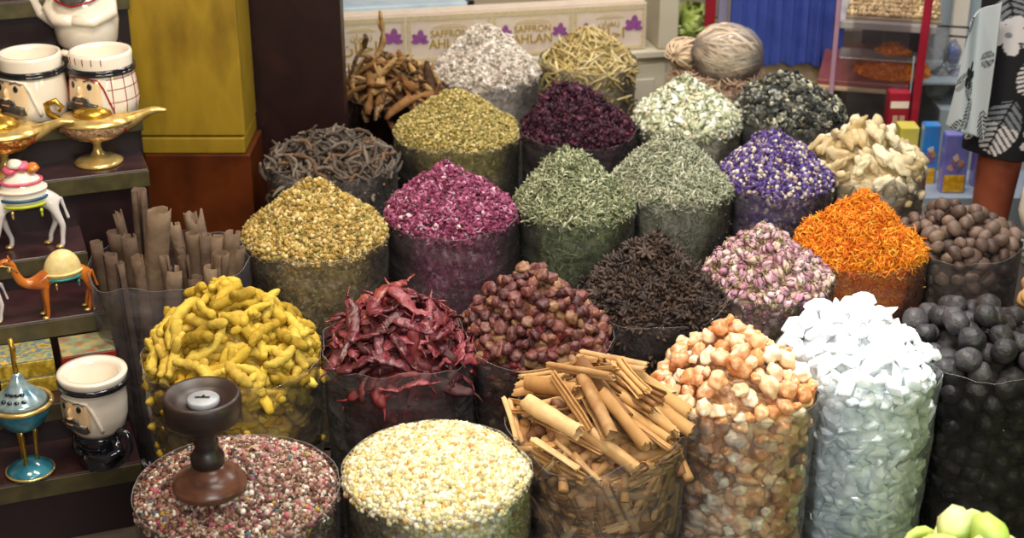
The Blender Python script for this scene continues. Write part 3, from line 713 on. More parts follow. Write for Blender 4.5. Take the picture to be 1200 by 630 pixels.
# ---- black limes
lg = [blob((.026, .025, .0235), 3, .06, 1.4, i*5, .018, 6) for i in range(4)]
for i in range(4):
    V = lg[i][0]; d = np.linalg.norm(V - np.array((0, 0, .034)), axis=1); V[:, 2] -= np.clip(.016 - d, 0, .016) * .55
M_li = mat_items('black_lime', ['#1e1c1e','#2b282a','#383436','#443f41'], .5, 45, .9, .25, spec=.45, bdist=.008)
ml = mk('black_lime', lg, M_li); lk = ['round black dried lime', 'wrinkled charcoal dried lime', 'dented black dried lime', 'dull black dried lime']
s = SA['lime']
make_sack(s, 'tall clear plastic sack of black dried limes right of the white crystals', 0.013, 2.4, .007, tint='#d8d8d8')
def d_l(i): v = int(rng.integers(0, 4)); c = R_(.8, 1.1); return 0, .0245*c, v, c
G9 = 'black dried limes in the right-hand sack'
put(s, drop(s, 80, d_l, .055, over=.01, sink=.35, K=20, cap=.5), ml, 'black_lime', lk, 'dried lime', 'the black lime heap', G9, align=0)
put(s, wall(s, 60, d_l, .1, .48, .004, mind=.95), ml, 'black_lime', lk, 'dried lime', 'the black lime heap', G9, True, align=0)
rest(s, 'black_limes', 'black dried limes packed deep inside the right-hand sack', 'dried limes', lg[:2], ['#1c1a1b','#2a2728'], .028, 30, .055, .02)
# ---- nutmeg
ng = [blob((.0195, .0155, .015), 3, .05, 1.3, i*2, .01, 8) for i in range(4)]
M_nu = mat_items('nutmeg', ['#42342f','#5c483f','#6e594e','#80695c','#4e3c37'], .5, 60, .3, .25, spec=.4)
mn = mk('nutmeg', ng, M_nu); lk = ['oval grey-brown nutmeg', 'round brown nutmeg', 'pale brown nutmeg', 'dark brown nutmeg']
s = SA['nutmeg']
make_sack(s, 'clear plastic sack heaped with grey-brown nutmegs in front of the bare leg', 0.070, 1.2, .004)
def d_n(i): v = int(rng.integers(0, 4)); c = R_(.8, 1.12); return .036*c, .0165*c, v, c
G10 = 'nutmegs in the sack by the bare leg'
put(s, drop(s, 140, d_n, .035, over=.012, sink=.35), mn, 'nutmeg', lk, 'nutmeg', 'the nutmeg heap', G10)
put(s, wall(s, 50, d_n, .33, .5, .004, mind=.85), mn, 'nutmeg', lk, 'nutmeg', 'the nutmeg heap', G10, True)
rest(s, 'nutmegs', 'nutmegs packed deep inside their sack', 'nutmegs', ng[:2], ['#4a3c36','#5a4a42'], .017, 60, .035, .014)
# ---- ginger
gg = [join(blob((.034, .0145, .0135), 3, .24, 1.6, i), xf(blob((.017, .013, .012), 2, .15, 1.5, i+9), rotm('Z', .8*(1 if i % 2 else -1)), 1, (.012-.008*i, .018*(1 if i % 2 else -1), .004)), xf(blob((.014, .011, .011), 2, .15, 1.5, i+19), None, 1, (-.022, -.011, .003))) for i in range(4)]
M_gi = mat_items('dried_ginger', ['#b39a6a','#cbb68c','#dccba6','#e9dfc4','#c2a878'], .75, 40, .5, .28, spec=.25)
mg = mk('ginger_root', gg, M_gi); lk = ['pale knobbly ginger root', 'forked cream ginger root', 'lumpy dried ginger root', 'chalky pale ginger root']
s = SA['ginger']
make_sack(s, 'clear plastic sack heaped with pale dried ginger', 0.100, 1.3, .005)
def d_g(i): v = int(rng.integers(0, 4)); c = R_(.8, 1.2); return .07*c, .0165*c, v, c
G11 = 'ginger roots in the pale sack'
put(s, drop(s, 95, d_g, .04, over=.012, sink=.5, cap=.5), mg, 'ginger_root', lk, 'ginger root', 'the pale ginger heap', G11)
put(s, wall(s, 40, d_g, .3, .5, .004, mind=.7), mg, 'ginger_root', lk, 'ginger root', 'the pale ginger heap', G11, True)
rest(s, 'ginger_roots', 'ginger roots packed deep inside the pale sack', 'ginger', gg[:2], ['#bfa97c','#d3c198'], .018, 40, .045, .02)
# ---- grey wrinkled roots (twig)
def gen_twig(seed, L, r0):
    r = random.Random(seed); m = 14; t = np.linspace(-.5, .5, m); a = r.uniform(-.5, .5)
    p = np.stack([t*L, a*L*(t*t*4-.4)*.5 + .05*L*np.sin(t*9+seed), .06*L*np.cos(t*8+seed)], 1)
    return tube(p, [r0*(1+.25*math.sin(i*2.3+seed))*(1-abs(tt*2)**3*.5) for i, tt in enumerate(t)], 7)
wl = [.08, .11, .06, .13]; wg = [gen_twig(i, l, .0055) for i, l in enumerate(wl)]
M_tw = mat_items('dried_grey_root', ['#3c342e','#5a4f47','#746a60','#4c4038','#7c5a3c'], .75, 120, .6, .22, spec=.2)
mw = mk('dried_grey_root', wg, M_tw); lk = ['short grey wrinkled root', 'curved grey-brown root', 'small twisted grey root', 'long thin grey root']
s = SA['twig']
make_sack(s, 'clear plastic sack of thin grey roots beside the dark brown panel', 0.080, 1.0, .003)
def d_w(i): v = int(rng.integers(0, 4)); c = R_(.8, 1.1); return wl[v]*c, .006*c, v, c
G12 = 'thin grey roots in the sack by the dark panel'
put(s, drop(s, 240, d_w, .03, over=-.004, sink=.5, K=8), mw, 'dried_grey_root', lk, 'dried root', 'the grey root heap', G12)
put(s, wall(s, 58, d_w, .36, .49, .004, mind=.35), mw, 'dried_grey_root', lk, 'dried root', 'the grey root heap', G12, True)
rest(s, 'dried_grey_roots', 'thin grey roots packed deep inside their sack', 'dried roots', wg, ['#5a4f47','#463c34','#6c6054'], .006, 200, .028, .012, n_top=120, mess=.3)
# ---- brown root bark
def gen_bark(seed, L):
    r = random.Random(seed); m = 9; t = np.linspace(-.5, .5, m)
    p = np.stack([t*L, r.uniform(-.3, .3)*L*(t*t*3), .08*L*np.sin(t*5+seed)], 1)
    V, Fc = tube(p, [.012*(1+r.uniform(-.35, .35))*(1-abs(tt*2)**4*.6) for tt in t], 7, flat=.55); g = [(V, Fc)]
    q = p[5]; g.append(tube([q, q+np.array((.015, .02, .005)), q+np.array((.03, .035, .01))], [.006, .005, .002], 5)); V, Fc = join(*g); return np.array([v + np.array(noise.noise_vector(Vector(v)*70 + Vector((seed, 0, 0))))*.007 for v in V]), Fc
kl = [.1, .14, .08, .17]; kg = [gen_bark(i+2, l) for i, l in enumerate(kl)]
M_bk = mat_items('brown_root_bark', ['#33200f','#5c3c22','#8a6238','#6c4826','#b08c5c','#44301c'], .75, 60, .6, .25, spec=.25)
mk_ = mk('brown_bark_piece', kg, M_bk); lk = ['short brown bark piece', 'brown forked root bark', 'stubby rust-brown bark', 'long brown bark strip']
s = SA['bark']
make_sack(s, 'dark crumpled plastic sack of brown bark beside the dark panel, back row', 0.025, 1.6, .008, tint='#8a7f78', col='#6a625c')
def d_k(i): v = int(rng.integers(0, 4)); c = R_(.8, 1.15); return kl[v]*c, .011*c, v, c
G13 = 'brown bark pieces in the back left sack'
put(s, drop(s, 220, d_k, .05, over=.05, sink=.4, tilt=1.2), mk_, 'brown_bark_piece', lk, 'bark piece', 'the brown bark heap', G13)
for px_, py_, hh, tt in ((447, 100, .14, .35), (425, 100, .1, -.4)):
    q = PY(px_, py_, s.y); o = bpy.data.objects.new('brown_bark_piece', mk_[3 if hh > .12 else 1]); C.objects.link(o); o.location = (q.x, q.y-.02, s.z+.13+(hh-.1)); o.rotation_euler = (.1, -PI/2+.25, tt)
    tag(o, 'dark bark piece standing upright at the top of the brown bark heap' if hh > .12 else 'pale-tipped bark piece leaning out of the left of the brown bark heap', 'bark piece', G13)
rest(s, 'brown_bark_pieces', 'brown bark packed deep inside the back left sack', 'bark', kg[:2], ['#4a2a14','#6a3a1a'], .012, 60, .05, .02)
# ---- straw stalks
tgp = [join(tube([(-.05, 0, 0), (0, .004, .003), (.05, 0, 0)], [.003, .0042, .0028], 5, flat=.4)), tube([(-.035, 0, 0), (0, -.006, .002), (.04, 0, .004)], [.004, .0052, .003], 5, flat=.35), tube([(-.06, 0, 0), (-.02, .008, 0), (.05, -.004, .004)], [.0026, .0034, .0022], 5, flat=.6)]
M_st = mat_items('dried_stalk', ['#a88c4c','#c9b074','#ddcb98','#b8a060','#e6dcb6'], .65, 80, .3, .25, spec=.3)
ms = mk('dried_stalk', tgp, M_st); lk = ['straw-yellow dried stalk', 'broad pale yellow stalk', 'long thin straw stalk']; stl = [.1, .075, .11]
s = SA['straw']
make_sack(s, 'clear plastic sack of straw-yellow stalks under the saffron boxes', 0.125, 1.1, .003, rimrise=.01)
def d_s(i): v = int(rng.integers(0, 3)); c = R_(.7, 1.1); return stl[v]*c, .0042*c, v, c
G14 = 'straw-yellow stalks in the back row'
put(s, drop(s, 260, d_s, .03, over=.02, sink=.6, K=8, tilt=1.3), ms, 'dried_stalk', lk, 'dried stalk', 'the straw-yellow heap', G14)
put(s, wall(s, 40, d_s, .4, .5, .004, mind=.3), ms, 'dried_stalk', lk, 'dried stalk', 'the straw-yellow heap', G14, True)
rest(s, 'dried_stalks', 'straw-yellow stalks packed deep inside their sack', 'dried stalks', tgp, ['#b09a5c','#c4b07a','#8f7f48'], .0045, 500, .028, .01, n_top=300, mess=.3)
# ---- big bark rolls standing in the open sack on the left
s = SA['cassia']
make_sack(s, 'wide clear plastic sack of upright grey bark rolls beside the stepped display', 0.140, 1.3, .004, rimamp=.012, tint='#dcdce4', col='#b8b4bc', rough=.12)
def gen_roll(seed, L, R1):
    r = random.Random(seed); n, m = 26, 16; V = []; a0 = r.uniform(0, 6)
    for j in range(m):
        t = j/(m-1)
        for lay_ in (0, 1):
            for k in range(n):
                a = a0 + k/(n-1)*5.9; rr = R1*(1+.1*k/(n-1)) - lay_*.0026; rr *= 1 + .05*noise.noise(Vector((k*.25, t*4, seed)))*2
                zz = t*L + (.004*noise.noise(Vector((k*.22, seed, 0))) + .0012*noise.noise(Vector((k*.9, seed, 5))))*(t > .99)*(7 if seed in (3, 8) else 1)
                V.append((rr*math.cos(a), rr*math.sin(a)*.9, zz))
    q = 2*n; Fc = []
    for j in range(m-1):
        for k in range(n-1):
            Fc.append((j*q+k, j*q+k+1, (j+1)*q+k+1, (j+1)*q+k)); Fc.append((j*q+n+k+1, j*q+n+k, (j+1)*q+n+k, (j+1)*q+n+k+1))
        for k in (0, n-1): Fc.append((j*q+k, (j+1)*q+k, (j+1)*q+n+k, j*q+n+k))
    b_ = (m-1)*q
    for k in range(n-1): Fc.append((b_+k, b_+k+1, b_+n+k+1, b_+n+k))
    return np.array(V), Fc
M_ca = mat_items('grey_bark', ['#4a3a30','#665448','#86725f','#584638','#786452'], .85, 30, .9, .3, spec=.15, bdist=.004)
rolls = [(163,222,-.02,.013,'tall dark bark roll behind the broken ones'),(186,246,-.11,.019,'thick pale-grey bark roll leaning right, in front'),(118,266,-.02,.0165,'grey bark roll by the left rim'),(136,250,.1,.008,'splintered bark roll next to the tall dark one'),(150,277,.02,.013,'short bark roll left of the thick leaning one'),(129,298,.0,.011,'double-curled short bark roll at the left rim'),(139,308,.03,.009,'lowest small bark roll by the front rim'),(203,262,.1,.011,'bark roll just behind the thick leaning one'),(226,250,.07,.0165,'broken-topped bark roll at the back of the sack'),(211,290,.12,.008,'slim dark bark roll in the middle'),(225,273,.0,.012,'bark roll in front of the broken-topped one'),(240,275,-.03,.010,'narrow upright bark roll right of the middle'),(254,277,-.05,.011,'dark bark roll on the right side'),(272,272,-.09,.013,'bark roll nearest the back right rim'),(272,300,-.06,.014,'short bark roll at the right rim'),(249,312,-.04,.014,'pale short bark roll at the front right'),(205,315,-.08,.015,'wide pale bark roll behind the plastic front'),(228,325,-.02,.013,'stubby bark roll low at the front'),(160,300,.03,.010,'thin bark roll near the left front'),(283,290,-.1,.010,'bark roll leaning on the right rim'),(215,300,.03,.009,'thin bark roll among the middle ones'),(110,283,.0,.010,'dark bark roll against the left rim'),(258,300,-.04,.008,'little bark roll at the right'),(192,300,.05,.008,'thin bark roll beside the thick leaning one')]
for i, (px_, py_, ln, rr, lb) in enumerate(rolls):
    # rows low in the picture stand near the front of the sack
    yy = s.y + {0: .1, 1: .0, 2: -.1}[0 if py_ < 268 else 1 if py_ < 297 else 2]
    if i == 1: yy = s.y - .06
    q = PY(px_, py_, yy); L_ = q.z - .03; rr *= 1.3; g = gen_roll(i, L_, rr)
    dx = s.x - q.x; lim = Rf(s, math.atan2(yy-s.y, q.x-s.x))
    V = g[0].copy(); t = V[:, 2]/L_; bend = ln*.8
    V[:, 0] += bend*(1-t); 
    bx = q.x + bend; r_ = math.hypot(bx-s.x, yy-s.y)
    if r_ > s.R*.8: V[:, 0] += (s.x + (bx-s.x)*s.R*.8/r_ - bx)*(1-t)
    if math.hypot(q.x-s.x, yy-s.y) > s.R - rr - .006:
        k = (s.R - rr - .006)/math.hypot(q.x-s.x, yy-s.y); q.x = s.x+(q.x-s.x)*k; q.y = yy = s.y+(yy-s.y)*k
    o = obj('bark_roll', (V, g[1]), M_ca, loc=(q.x, q.y, .03)); tag(o, lb, 'bark roll', 'upright grey bark rolls in the left sack')
# ---- root bundle in plastic
s = SA['knot']
make_sack(s, 'crumpled clear plastic bag of pale thin roots in the back row', 0.150, 1.8, .014, rimamp=.03, col='#d8cabb')
def strands(n, rad, thick, seed, squash=.85, hole=.15):
    r = random.Random(seed); g = []
    for i in range(n):
        a = 2*PI*i/n + r.uniform(-.1, .1); k = r.uniform(.86, 1.03); pts = []
        for j in range(12):
            t = -1.35 + 2.7*j/11 + r.uniform(-.03, .03); w = a + .5*math.sin(t*1.3+i) ; pts.append((rad*k*math.sin(t), rad*k*math.cos(t)*math.cos(w), rad*k*squash*math.cos(t)*math.sin(w)))
        g.append(tube(pts, thick*r.uniform(.7, 1.2), 5))
    return join(*g)
M_rt = mat_items('pale_root', ['#a08468','#c4a98c','#d9c4a8','#b49478'], .75, 60, .3, .2, spec=.2)
q = PY(852, 62, s.y-.02)
o = obj('root_bundle', xf(strands(120, .1, .0042, 1), rotm('Y', .25)), M_rt, loc=(q.x, q.y, q.z)); tag(o, 'large round bundle of pale thin roots wrapped in clear plastic, beside the blue sheet', 'root bundle', 'bundles of pale roots')
bl = obj('bundle_core', blob((.082, .082, .072), 3, .05, 2, 3), M_rt, o)
q2 = PY(803, 62, s.y+.02)
o = obj('root_bundle', xf(strands(34, .06, .0036, 2, .8), rotm('Z', .9)), M_rt, loc=(q2.x, q2.y, q2.z)); tag(o, 'small loose bundle of pale roots left of the large round bundle', 'root bundle', 'bundles of pale roots')
bl = obj('bundle_core', blob((.045, .045, .04), 3, .1, 2, 3), M_rt, o)
wr = obj('plastic_wrap', (lambda g: (g[0], g[1]))(blob((.112, .112, .1), 4, .03, 2.5, 8, .02, 6)), film(.16, 1.8), loc=(q.x, q.y, q.z-.008)); tag(wr, 'clear plastic wrapped round the large pale root bundle', 'plastic wrap')
stuff_heap(s, 'pale_root_tangle', 'tangle of pale pinkish roots filling the crumpled bag under the round bundle', 'dried roots', [needle(3, .12, b_, 4, 6) for b_ in (.3, -.3, .6)], ['#b8957c','#cfae94','#9a7a62','#dcc6ae'], 900, 700, .016, .02, .8, 2., .012)
# ---- green dried fruit at the lower right
s = SA['fruit']
def gen_slice(seed):
    r = random.Random(seed); m = 12; V = []; 
    for z in (-.5, .5):
        for rr in (.45, 1.):
            for k in range(m):
                a = 2*PI*k/m; V.append((.026*rr*math.cos(a)*r.uniform(.9, 1.1), .024*rr*math.sin(a), .009*z*(1.2 if rr < 1 else .9)))
    Fc = []
    for z in (0, 1):
        for k in range(m):
            f = (z*2*m+k, z*2*m+m+k, z*2*m+m+(k+1) % m, z*2*m+(k+1) % m); Fc.append(f if z else f[::-1])
    Fc += [(m+k, m+(k+1) % m, 3*m+(k+1) % m, 3*m+k) for k in range(m)] + [((k+1) % m, k, 2*m+k, 2*m+(k+1) % m) for k in range(m)]
    return np.array(V), Fc
M_gf = mat_items('green_dried_fruit', ['#bcd458','#d4e878','#ecf6a0','#f4f8b4','#c4dc5c'], .45, 30, .3, .3, spec=.5, sss=.3)
frg = [gen_slice(1), blob((.034, .02, .018), 2, .14, 1.5, 4), gen_slice(2), blob((.026, .022, .02), 2, .15, 1.5, 6)]
mfr = mk('green_fruit_piece', frg, M_gf); lk = ['thin green ring slice', 'long yellow-green fruit chunk', 'thick bright green ring slice', 'rounded yellow-green fruit chunk']
make_sack(s, 'clear plastic sack of bright green dried fruit in the lower right corner', 0.075, 1.2, .003)
def d_gf(i): v = int(rng.integers(0, 4)); c = R_(.9, 1.3); return .055*c, (.012 if v % 2 == 0 else .02)*c, v, c
put(s, drop(s, 85, d_gf, .04, over=.01, sink=.4), mfr, 'green_fruit_piece', lk, 'dried fruit', 'the bright green heap', 'bright green fruit pieces', align=1)
rest(s, 'green_fruit_pieces', 'green dried fruit packed deep inside the lower right sack', 'dried fruit', frg[1:2], ['#a8c040','#8aa830'], .018, 20, .04, .02)
# ---- pale nuts at the right edge
s = SA['nuts']
M_pn = mat_items('pale_nut', ['#8a6650','#c99a6c','#e0c068','#b88878','#e8d49a'], .5, 40, .3, .2)
mpn = mk('pale_nut', [blob((.022, .019, .018), 3, .08, 1.4, i) for i in range(3)], M_pn); lk = ['pinkish brown round nut', 'yellow round nut', 'pale tan nut']
make_sack(s, 'clear plastic sack of pale round nuts cut off by the right edge', 0.075, 1.2, .003)
def d_pn(i): v = int(rng.integers(0, 3)); c = R_(.85, 1.15); return 0, .02*c, v, c
put(s, drop(s, 70, d_pn, .035, over=.01), mpn, 'pale_nut', lk, 'nut', 'the pale nut heap', 'pale nuts at the right edge', align=0)
rest(s, 'pale_nuts', 'pale nuts packed deep inside the right edge sack', 'nuts', [blob((.022, .019, .018), 2, .08, 1.4, 2)], ['#b08a68','#c9a070'], .02, 30, .035, .02)
# ------------------------------------------------------------------ stepped display on the left
AL = math.radians(20); U = Vector((math.cos(AL), math.sin(AL), 0)); W_ = Vector((-math.sin(AL), math.cos(AL), 0))
def rbox(corner, L, D, z0, z1):   # corner = right front corner; extends L to the left (-U) and D back (+W_)
    c = Vector((corner.x, corner.y, 0)); V = []
    for z in (z0, z1):
        for a, b in ((-L, 0), (0, 0), (0, D), (-L, D)): p = c + U*a + W_*b; V.append((p.x, p.y, z))
    return np.array(V), [(3, 2, 1, 0), (4, 5, 6, 7), (0, 1, 5, 4), (1, 2, 6, 5), (2, 3, 7, 6), (3, 0, 4, 7)]
M_step = mat_plain('dark_laminate', ['#2c181a','#3c2426','#331d20'], .28, 14, .15, spec=.5)
M_lip = mat_plain('olive_edge', ['#3a3420','#544c2e'], .45, 30)
M_rise = mat_plain('dark_riser', ['#1c0f12','#281518'], .4, 12)
stand = thing('stepped_display_stand', 'dark brown stepped display stand of figurines on the left', 'display stand', (-1.1, 2.9, 0))
def kid(o):
    o.parent = stand; o.matrix_parent_inverse = Matrix.Translation((1.1, -2.9, 0)); return o
steps = [(165,540,2.87,.16),(140,458,3.0,.14),(122,364,3.14,.14),(102,293,3.3,.13),(174,197,3.50,.12),(166,132,3.61,.13),(150,62,3.74,.13),(150,-10,3.88,.3)]
STEP = []
for px_, py_, Y_, D_ in steps:
    c = PY(px_, py_, Y_); STEP.append(c)
    kid(link('shelf', bevel_mesh('shelf', rbox(c, 1.0, D_+.05, c.z-.018, c.z), .003), M_step))
    kid(link('edging', bevel_mesh('edging', rbox(c + W_*-.004, 1.0, .006, c.z-.045, c.z-.004), .0015), M_lip))
    kid(link('riser', mesh_from('riser', *rbox(c + W_*.012 - U*.004, .99, D_+.04, 0, c.z-.018), smooth=False), M_rise))
def on_step(i, px, py): return PZ(px, py, STEP[i].z)
# posts behind
M_yel = mat_plain('yellow_paint', ['#84680e','#9a7c1a','#75590c'], .5, 9, .25, vec=(1, 1, .35), bdist=.004)
M_brn = mat_plain('brown_paint', ['#4a200c','#5e2c10','#3c1a0a'], .3, 5, .2)
M_drk = mat_plain('dark_brown_panel', ['#26100f','#1e0c0c','#2c1413'], .38, 8, .15)
p0, p1 = PY(163, 170, 3.90), PY(288, 170, 3.90)
post = thing('painted_post', 'square post painted yellow above and brown below, behind the bark rolls', 'post', (p0.x, 3.90, 0))
zs = PY(200, 160, 3.90).z; zb = PY(200, 171, 3.90).z
def pb(name, x0, x1, y0, y1, z0, z1, mat, par, w=.004): return link(name, bevel_mesh(name, boxg(x0-par.location.x, y0-par.location.y, z0, x1-par.location.x, y1-par.location.y, z1), w), mat, par)
pb('upper_shaft', p0.x, p1.x, 3.90, 4.1, zs+.002, 1.9, M_yel, post); pb('seam_band', p0.x+.008, p1.x-.002, 3.895, 4.1, zb-.02, zs-.002, M_yel, post)
pb('base_block', p0.x+.012, p1.x+.012, 3.89, 4.1, 0, zb-.021, M_brn, post)
p2 = PY(143, 100, 3.96); bar = link('trim_1', bevel_mesh('trim_1', boxg(p2.x, 3.96, 0, p0.x+.01, 4.1, 1.9), .01), mat_plain('pale_yellow_bevel', ['#c9a03c','#b48a28'], .4, 9)); tag(bar, kind='structure')
q0, q1 = PY(282, 60, 4.12), PY(401, 60, 4.12)
pan = bobj('trim_2', boxg(q0.x, 4.12, 0, q1.x, 4.2, 1.9), M_drk); tag(pan, kind='structure')
# ------------------------------------------------------------------ glazed figures
M_wht = mat_plain('white_glaze', ['#e9dccb','#f4ead9'], .12, 6, coat=.6); M_cream = mat_plain('face_glaze', ['#e2bf92','#edd0a6'], .15, 8, coat=.5)
M_blk = mat_plain('black_glaze', ['#15151a','#22222a'], .12, 10, coat=.6); M_red = mat_plain('red_glaze', ['#8c1a22','#a02028'], .2); M_grey = mat_plain('grey_beard', ['#3a3836','#55504a'], .25, 60)
M_gold = mat_plain('gold_paint', ['#a87a24','#d0a544','#8a5e18'], .28, 60, .2, metal=.8); M_goldL = mat_plain('pale_gold', ['#c8a050','#ead08a'], .25, 50, .15, metal=.6)
def prof_r(prof, z):
    for (r0, z0), (r1, z1) in zip(prof, prof[1:]):
        if z0 <= z <= z1 and z1 > z0: return r0 + (r1-r0)*(z-z0)/(z1-z0)
    return prof[-1][0]
def on_surf(prof, th, z, e=0.): r = prof_r(prof, z) + e; return (r*math.cos(th), r*math.sin(th), z)
def surf_tube(prof, pts, rad, e=.0, n=6):
    P = []
    for (a0, z0), (a1, z1) in zip(pts, pts[1:]):
        for u in np.linspace(0, 1, 7)[:-1]: P.append(on_surf(prof, a0+(a1-a0)*u, z0+(z1-z0)*u, e))
    P.append(on_surf(prof, *pts[-1], e)); return tube(P, rad, n)
def patch(prof, pts_fn, n=14, m=10, e=.0015):
    """a slightly raised glazed patch on the lathe: pts_fn(u,v)->(theta,z)"""
    V = []
    for lay_ in (e, -.001):
        for i in range(m+1):
            for j in range(n+1):
                th, z = pts_fn(j/n, i/m); k = lay_ if 0 < i < m and 0 < j < n or lay_ < 0 else 0; V.append(on_surf(prof, th, z, k))
    Fc = [(i*(n+1)+j, i*(n+1)+j+1, (i+1)*(n+1)+j+1, (i+1)*(n+1)+j) for i in range(m) for j in range(n)]; return np.array(V[:(m+1)*(n+1)]), Fc
def head_mug(label, loc, h, rz, check=False, stand_=False):
    """ceramic mug shaped as a man's head in a headscarf; faces local -Y"""
    t = thing('headscarf_mug', label, 'mug', loc, rz, 'ceramic mugs shaped as bearded men in headscarves'); z0 = h*.36 if stand_ else 0; H = h - z0; r = H*(.47 if stand_ else .52)
    prof = [(r*.86, z0), (r*.96, z0+H*.04), (r*1.02, z0+H*.25), (r*.98, z0+H*.5), (r*.93, z0+H*.72), (r*.9, z0+H*.8), (r*.93, z0+H*.95), (r*.9, z0+H)]
    if stand_: prof = [(r*.7, z0), (r*.88, z0+H*.12), (r*.97, z0+H*.3), (r*1.0, z0+H*.55), (r*.98, z0+H*.78), (r*1.06, z0+H*.9), (r*1.1, z0+H*.97), (r*1.08, z0+H)]
    full = prof + [(r*.82 if not stand_ else r*.9, z0+H), (r*.78, z0+H*.93), (r*.74, z0+H*.5), (r*.6, z0+H*.08), (0, z0+H*.07)]
    obj('cup_body', lathe([(0, z0)] + full, 44), M_wht, t)
    C0 = -PI/2; up = .07 if not stand_ else .10; fz = lambda k: z0 + H*(k+up); fk = .0; 
    obj('face', patch(prof, lambda u, v: (C0 + (u-.5)*1.25*(1 if v > .3 else .8+.66*v), fz(.02+.58*v)), e=.004), M_cream, t)
    obj('headband', tube([on_surf(prof, a, (z0+H*(.86 if stand_ else .765)), .002) for a in np.linspace(0, 2*PI, 40)], H*.032, 8), M_blk, t)
    obj('headband', tube([on_surf(prof, a, (z0+H*(.82 if stand_ else .72)), .002) for a in np.linspace(0, 2*PI, 40)], H*.03, 8), M_blk, t)
    fold = M_red if check else M_wht
    obj('scarf_fold', surf_tube(prof, [(C0-.66, fz(.06)), (C0-.7, fz(.45)), (C0-.55, fz(.58)), (C0, fz(.62)), (C0+.55, fz(.58)), (C0+.7, fz(.45)), (C0+.95, fz(.06))], H*(.014 if check else .03), .001), fold, t)
    if check:
        for a in np.arange(C0+.95, C0+5.2, .42): obj('check_line', surf_tube(prof, [(a, fz(.04)), (a, fz(.66))], H*.008, 0), M_red, t)
        for zz in (.22, .42, .58): obj('check_line', surf_tube(prof, [(C0+.8, fz(zz)), (C0+2.4, fz(zz)), (C0+5.4, fz(zz))], H*.008, 0), M_red, t)
        for a in (-.5, -.2, .1, .4, .7): obj('check_line', surf_tube(prof, [(C0+a, fz(.8)), (C0+a, fz(.9))], H*.008, 0), M_red, t)
    for s_ in (-1, 1):
        e = on_surf(prof, C0+s_*.3, fz(.49), .004); obj('eye', xf(blob((H*.042, H*.02, H*.058), 2, 0), rotm('Z', s_*.3), 1, e), M_blk, t)
        obj('eyebrow', surf_tube(prof, [(C0+s_*.12, fz(.57)), (C0+s_*.32, fz(.6)), (C0+s_*.48, fz(.56))], H*.009, .005), M_grey, t)
    n0 = on_surf(prof, C0, fz(.4), .006); obj('nose', xf(join(blob((H*.035, H*.05, H*.1), 2, .05, 1, 2), xf(blob((H*.05, H*.045, H*.03), 2, 0), None, 1, (0, -H*.012, -H*.06))), None, 1, n0), M_cream, t)
    bz = lambda u, v: (C0 + (u-.5)*1.1, fz(.1+.15*v + .03*math.cos((u-.5)*6)))
    obj('beard', patch(prof, bz, e=.012), M_grey, t)
    obj('moustache', surf_tube(prof, [(C0-.3, fz(.2)), (C0-.22, fz(.3)), (C0, fz(.325)), (C0+.22, fz(.3)), (C0+.3, fz(.2))], H*.022, .008), M_grey, t)
    obj('lips', surf_tube(prof, [(C0-.12, fz(.24)), (C0+.12, fz(.24))], H*.014, .012), mat_plain('lip_glaze', ['#b87a5c','#b87a5c'], .2), t)
    if not stand_:
        obj('handle', tube([(-r*.95, 0, H*.84), (-r*1.4, 0, H*.86), (-r*1.75, 0, H*.72), (-r*1.8, 0, H*.45), (-r*1.45, 0, H*.24), (-r*.95, 0, H*.22)], H*.055, 10), M_wht, t)
    else:
        obj('robe', lathe([(0, 0), (r*.66, 0), (r*.72, h*.03), (r*.7, h*.12), (r*.62, h*.2), (r*.7, h*.29), (r*.8, h*.36), (0, h*.365)], 36), M_blk, t)
        for s_ in (-1, 1): obj('sleeve', tube([(s_*r*.62, 0, h*.34), (s_*r*.92, -r*.12, h*.22), (s_*r*.66, -r*.45, h*.15), (s_*r*.15, -r*.7, h*.19)], [H*.07, H*.085, H*.075, H*.05], 10), M_blk, t)
        obj('handle', tube([(r*.8, .0, h*.42), (r*1.18, .005, h*.4), (r*1.25, .005, h*.27), (r*1.1, 0, h*.14), (r*.66, 0, h*.08)], H*.06, 10), M_blk, t)
        for kz in (.1, .17, .24): obj('robe_fold', tube([(r*.68*math.cos(a), r*.68*math.sin(a), h*kz) for a in np.linspace(C0-.9, C0+.9, 9)], H*.014, 6), M_blk, t)
    return t
head_mug('white mug shaped as a bearded head with black headband, left of the red-checked one', on_step(5, 43, 134), .158, -.5)
head_mug('mug with a bearded face and red-checked headscarf, beside the yellow post', on_step(5, 125, 131), .158, -.45, True)
head_mug('standing figure mug with white head and dark robe on the bottom step', on_step(0, 121, 540), .222, -.55, False, True)
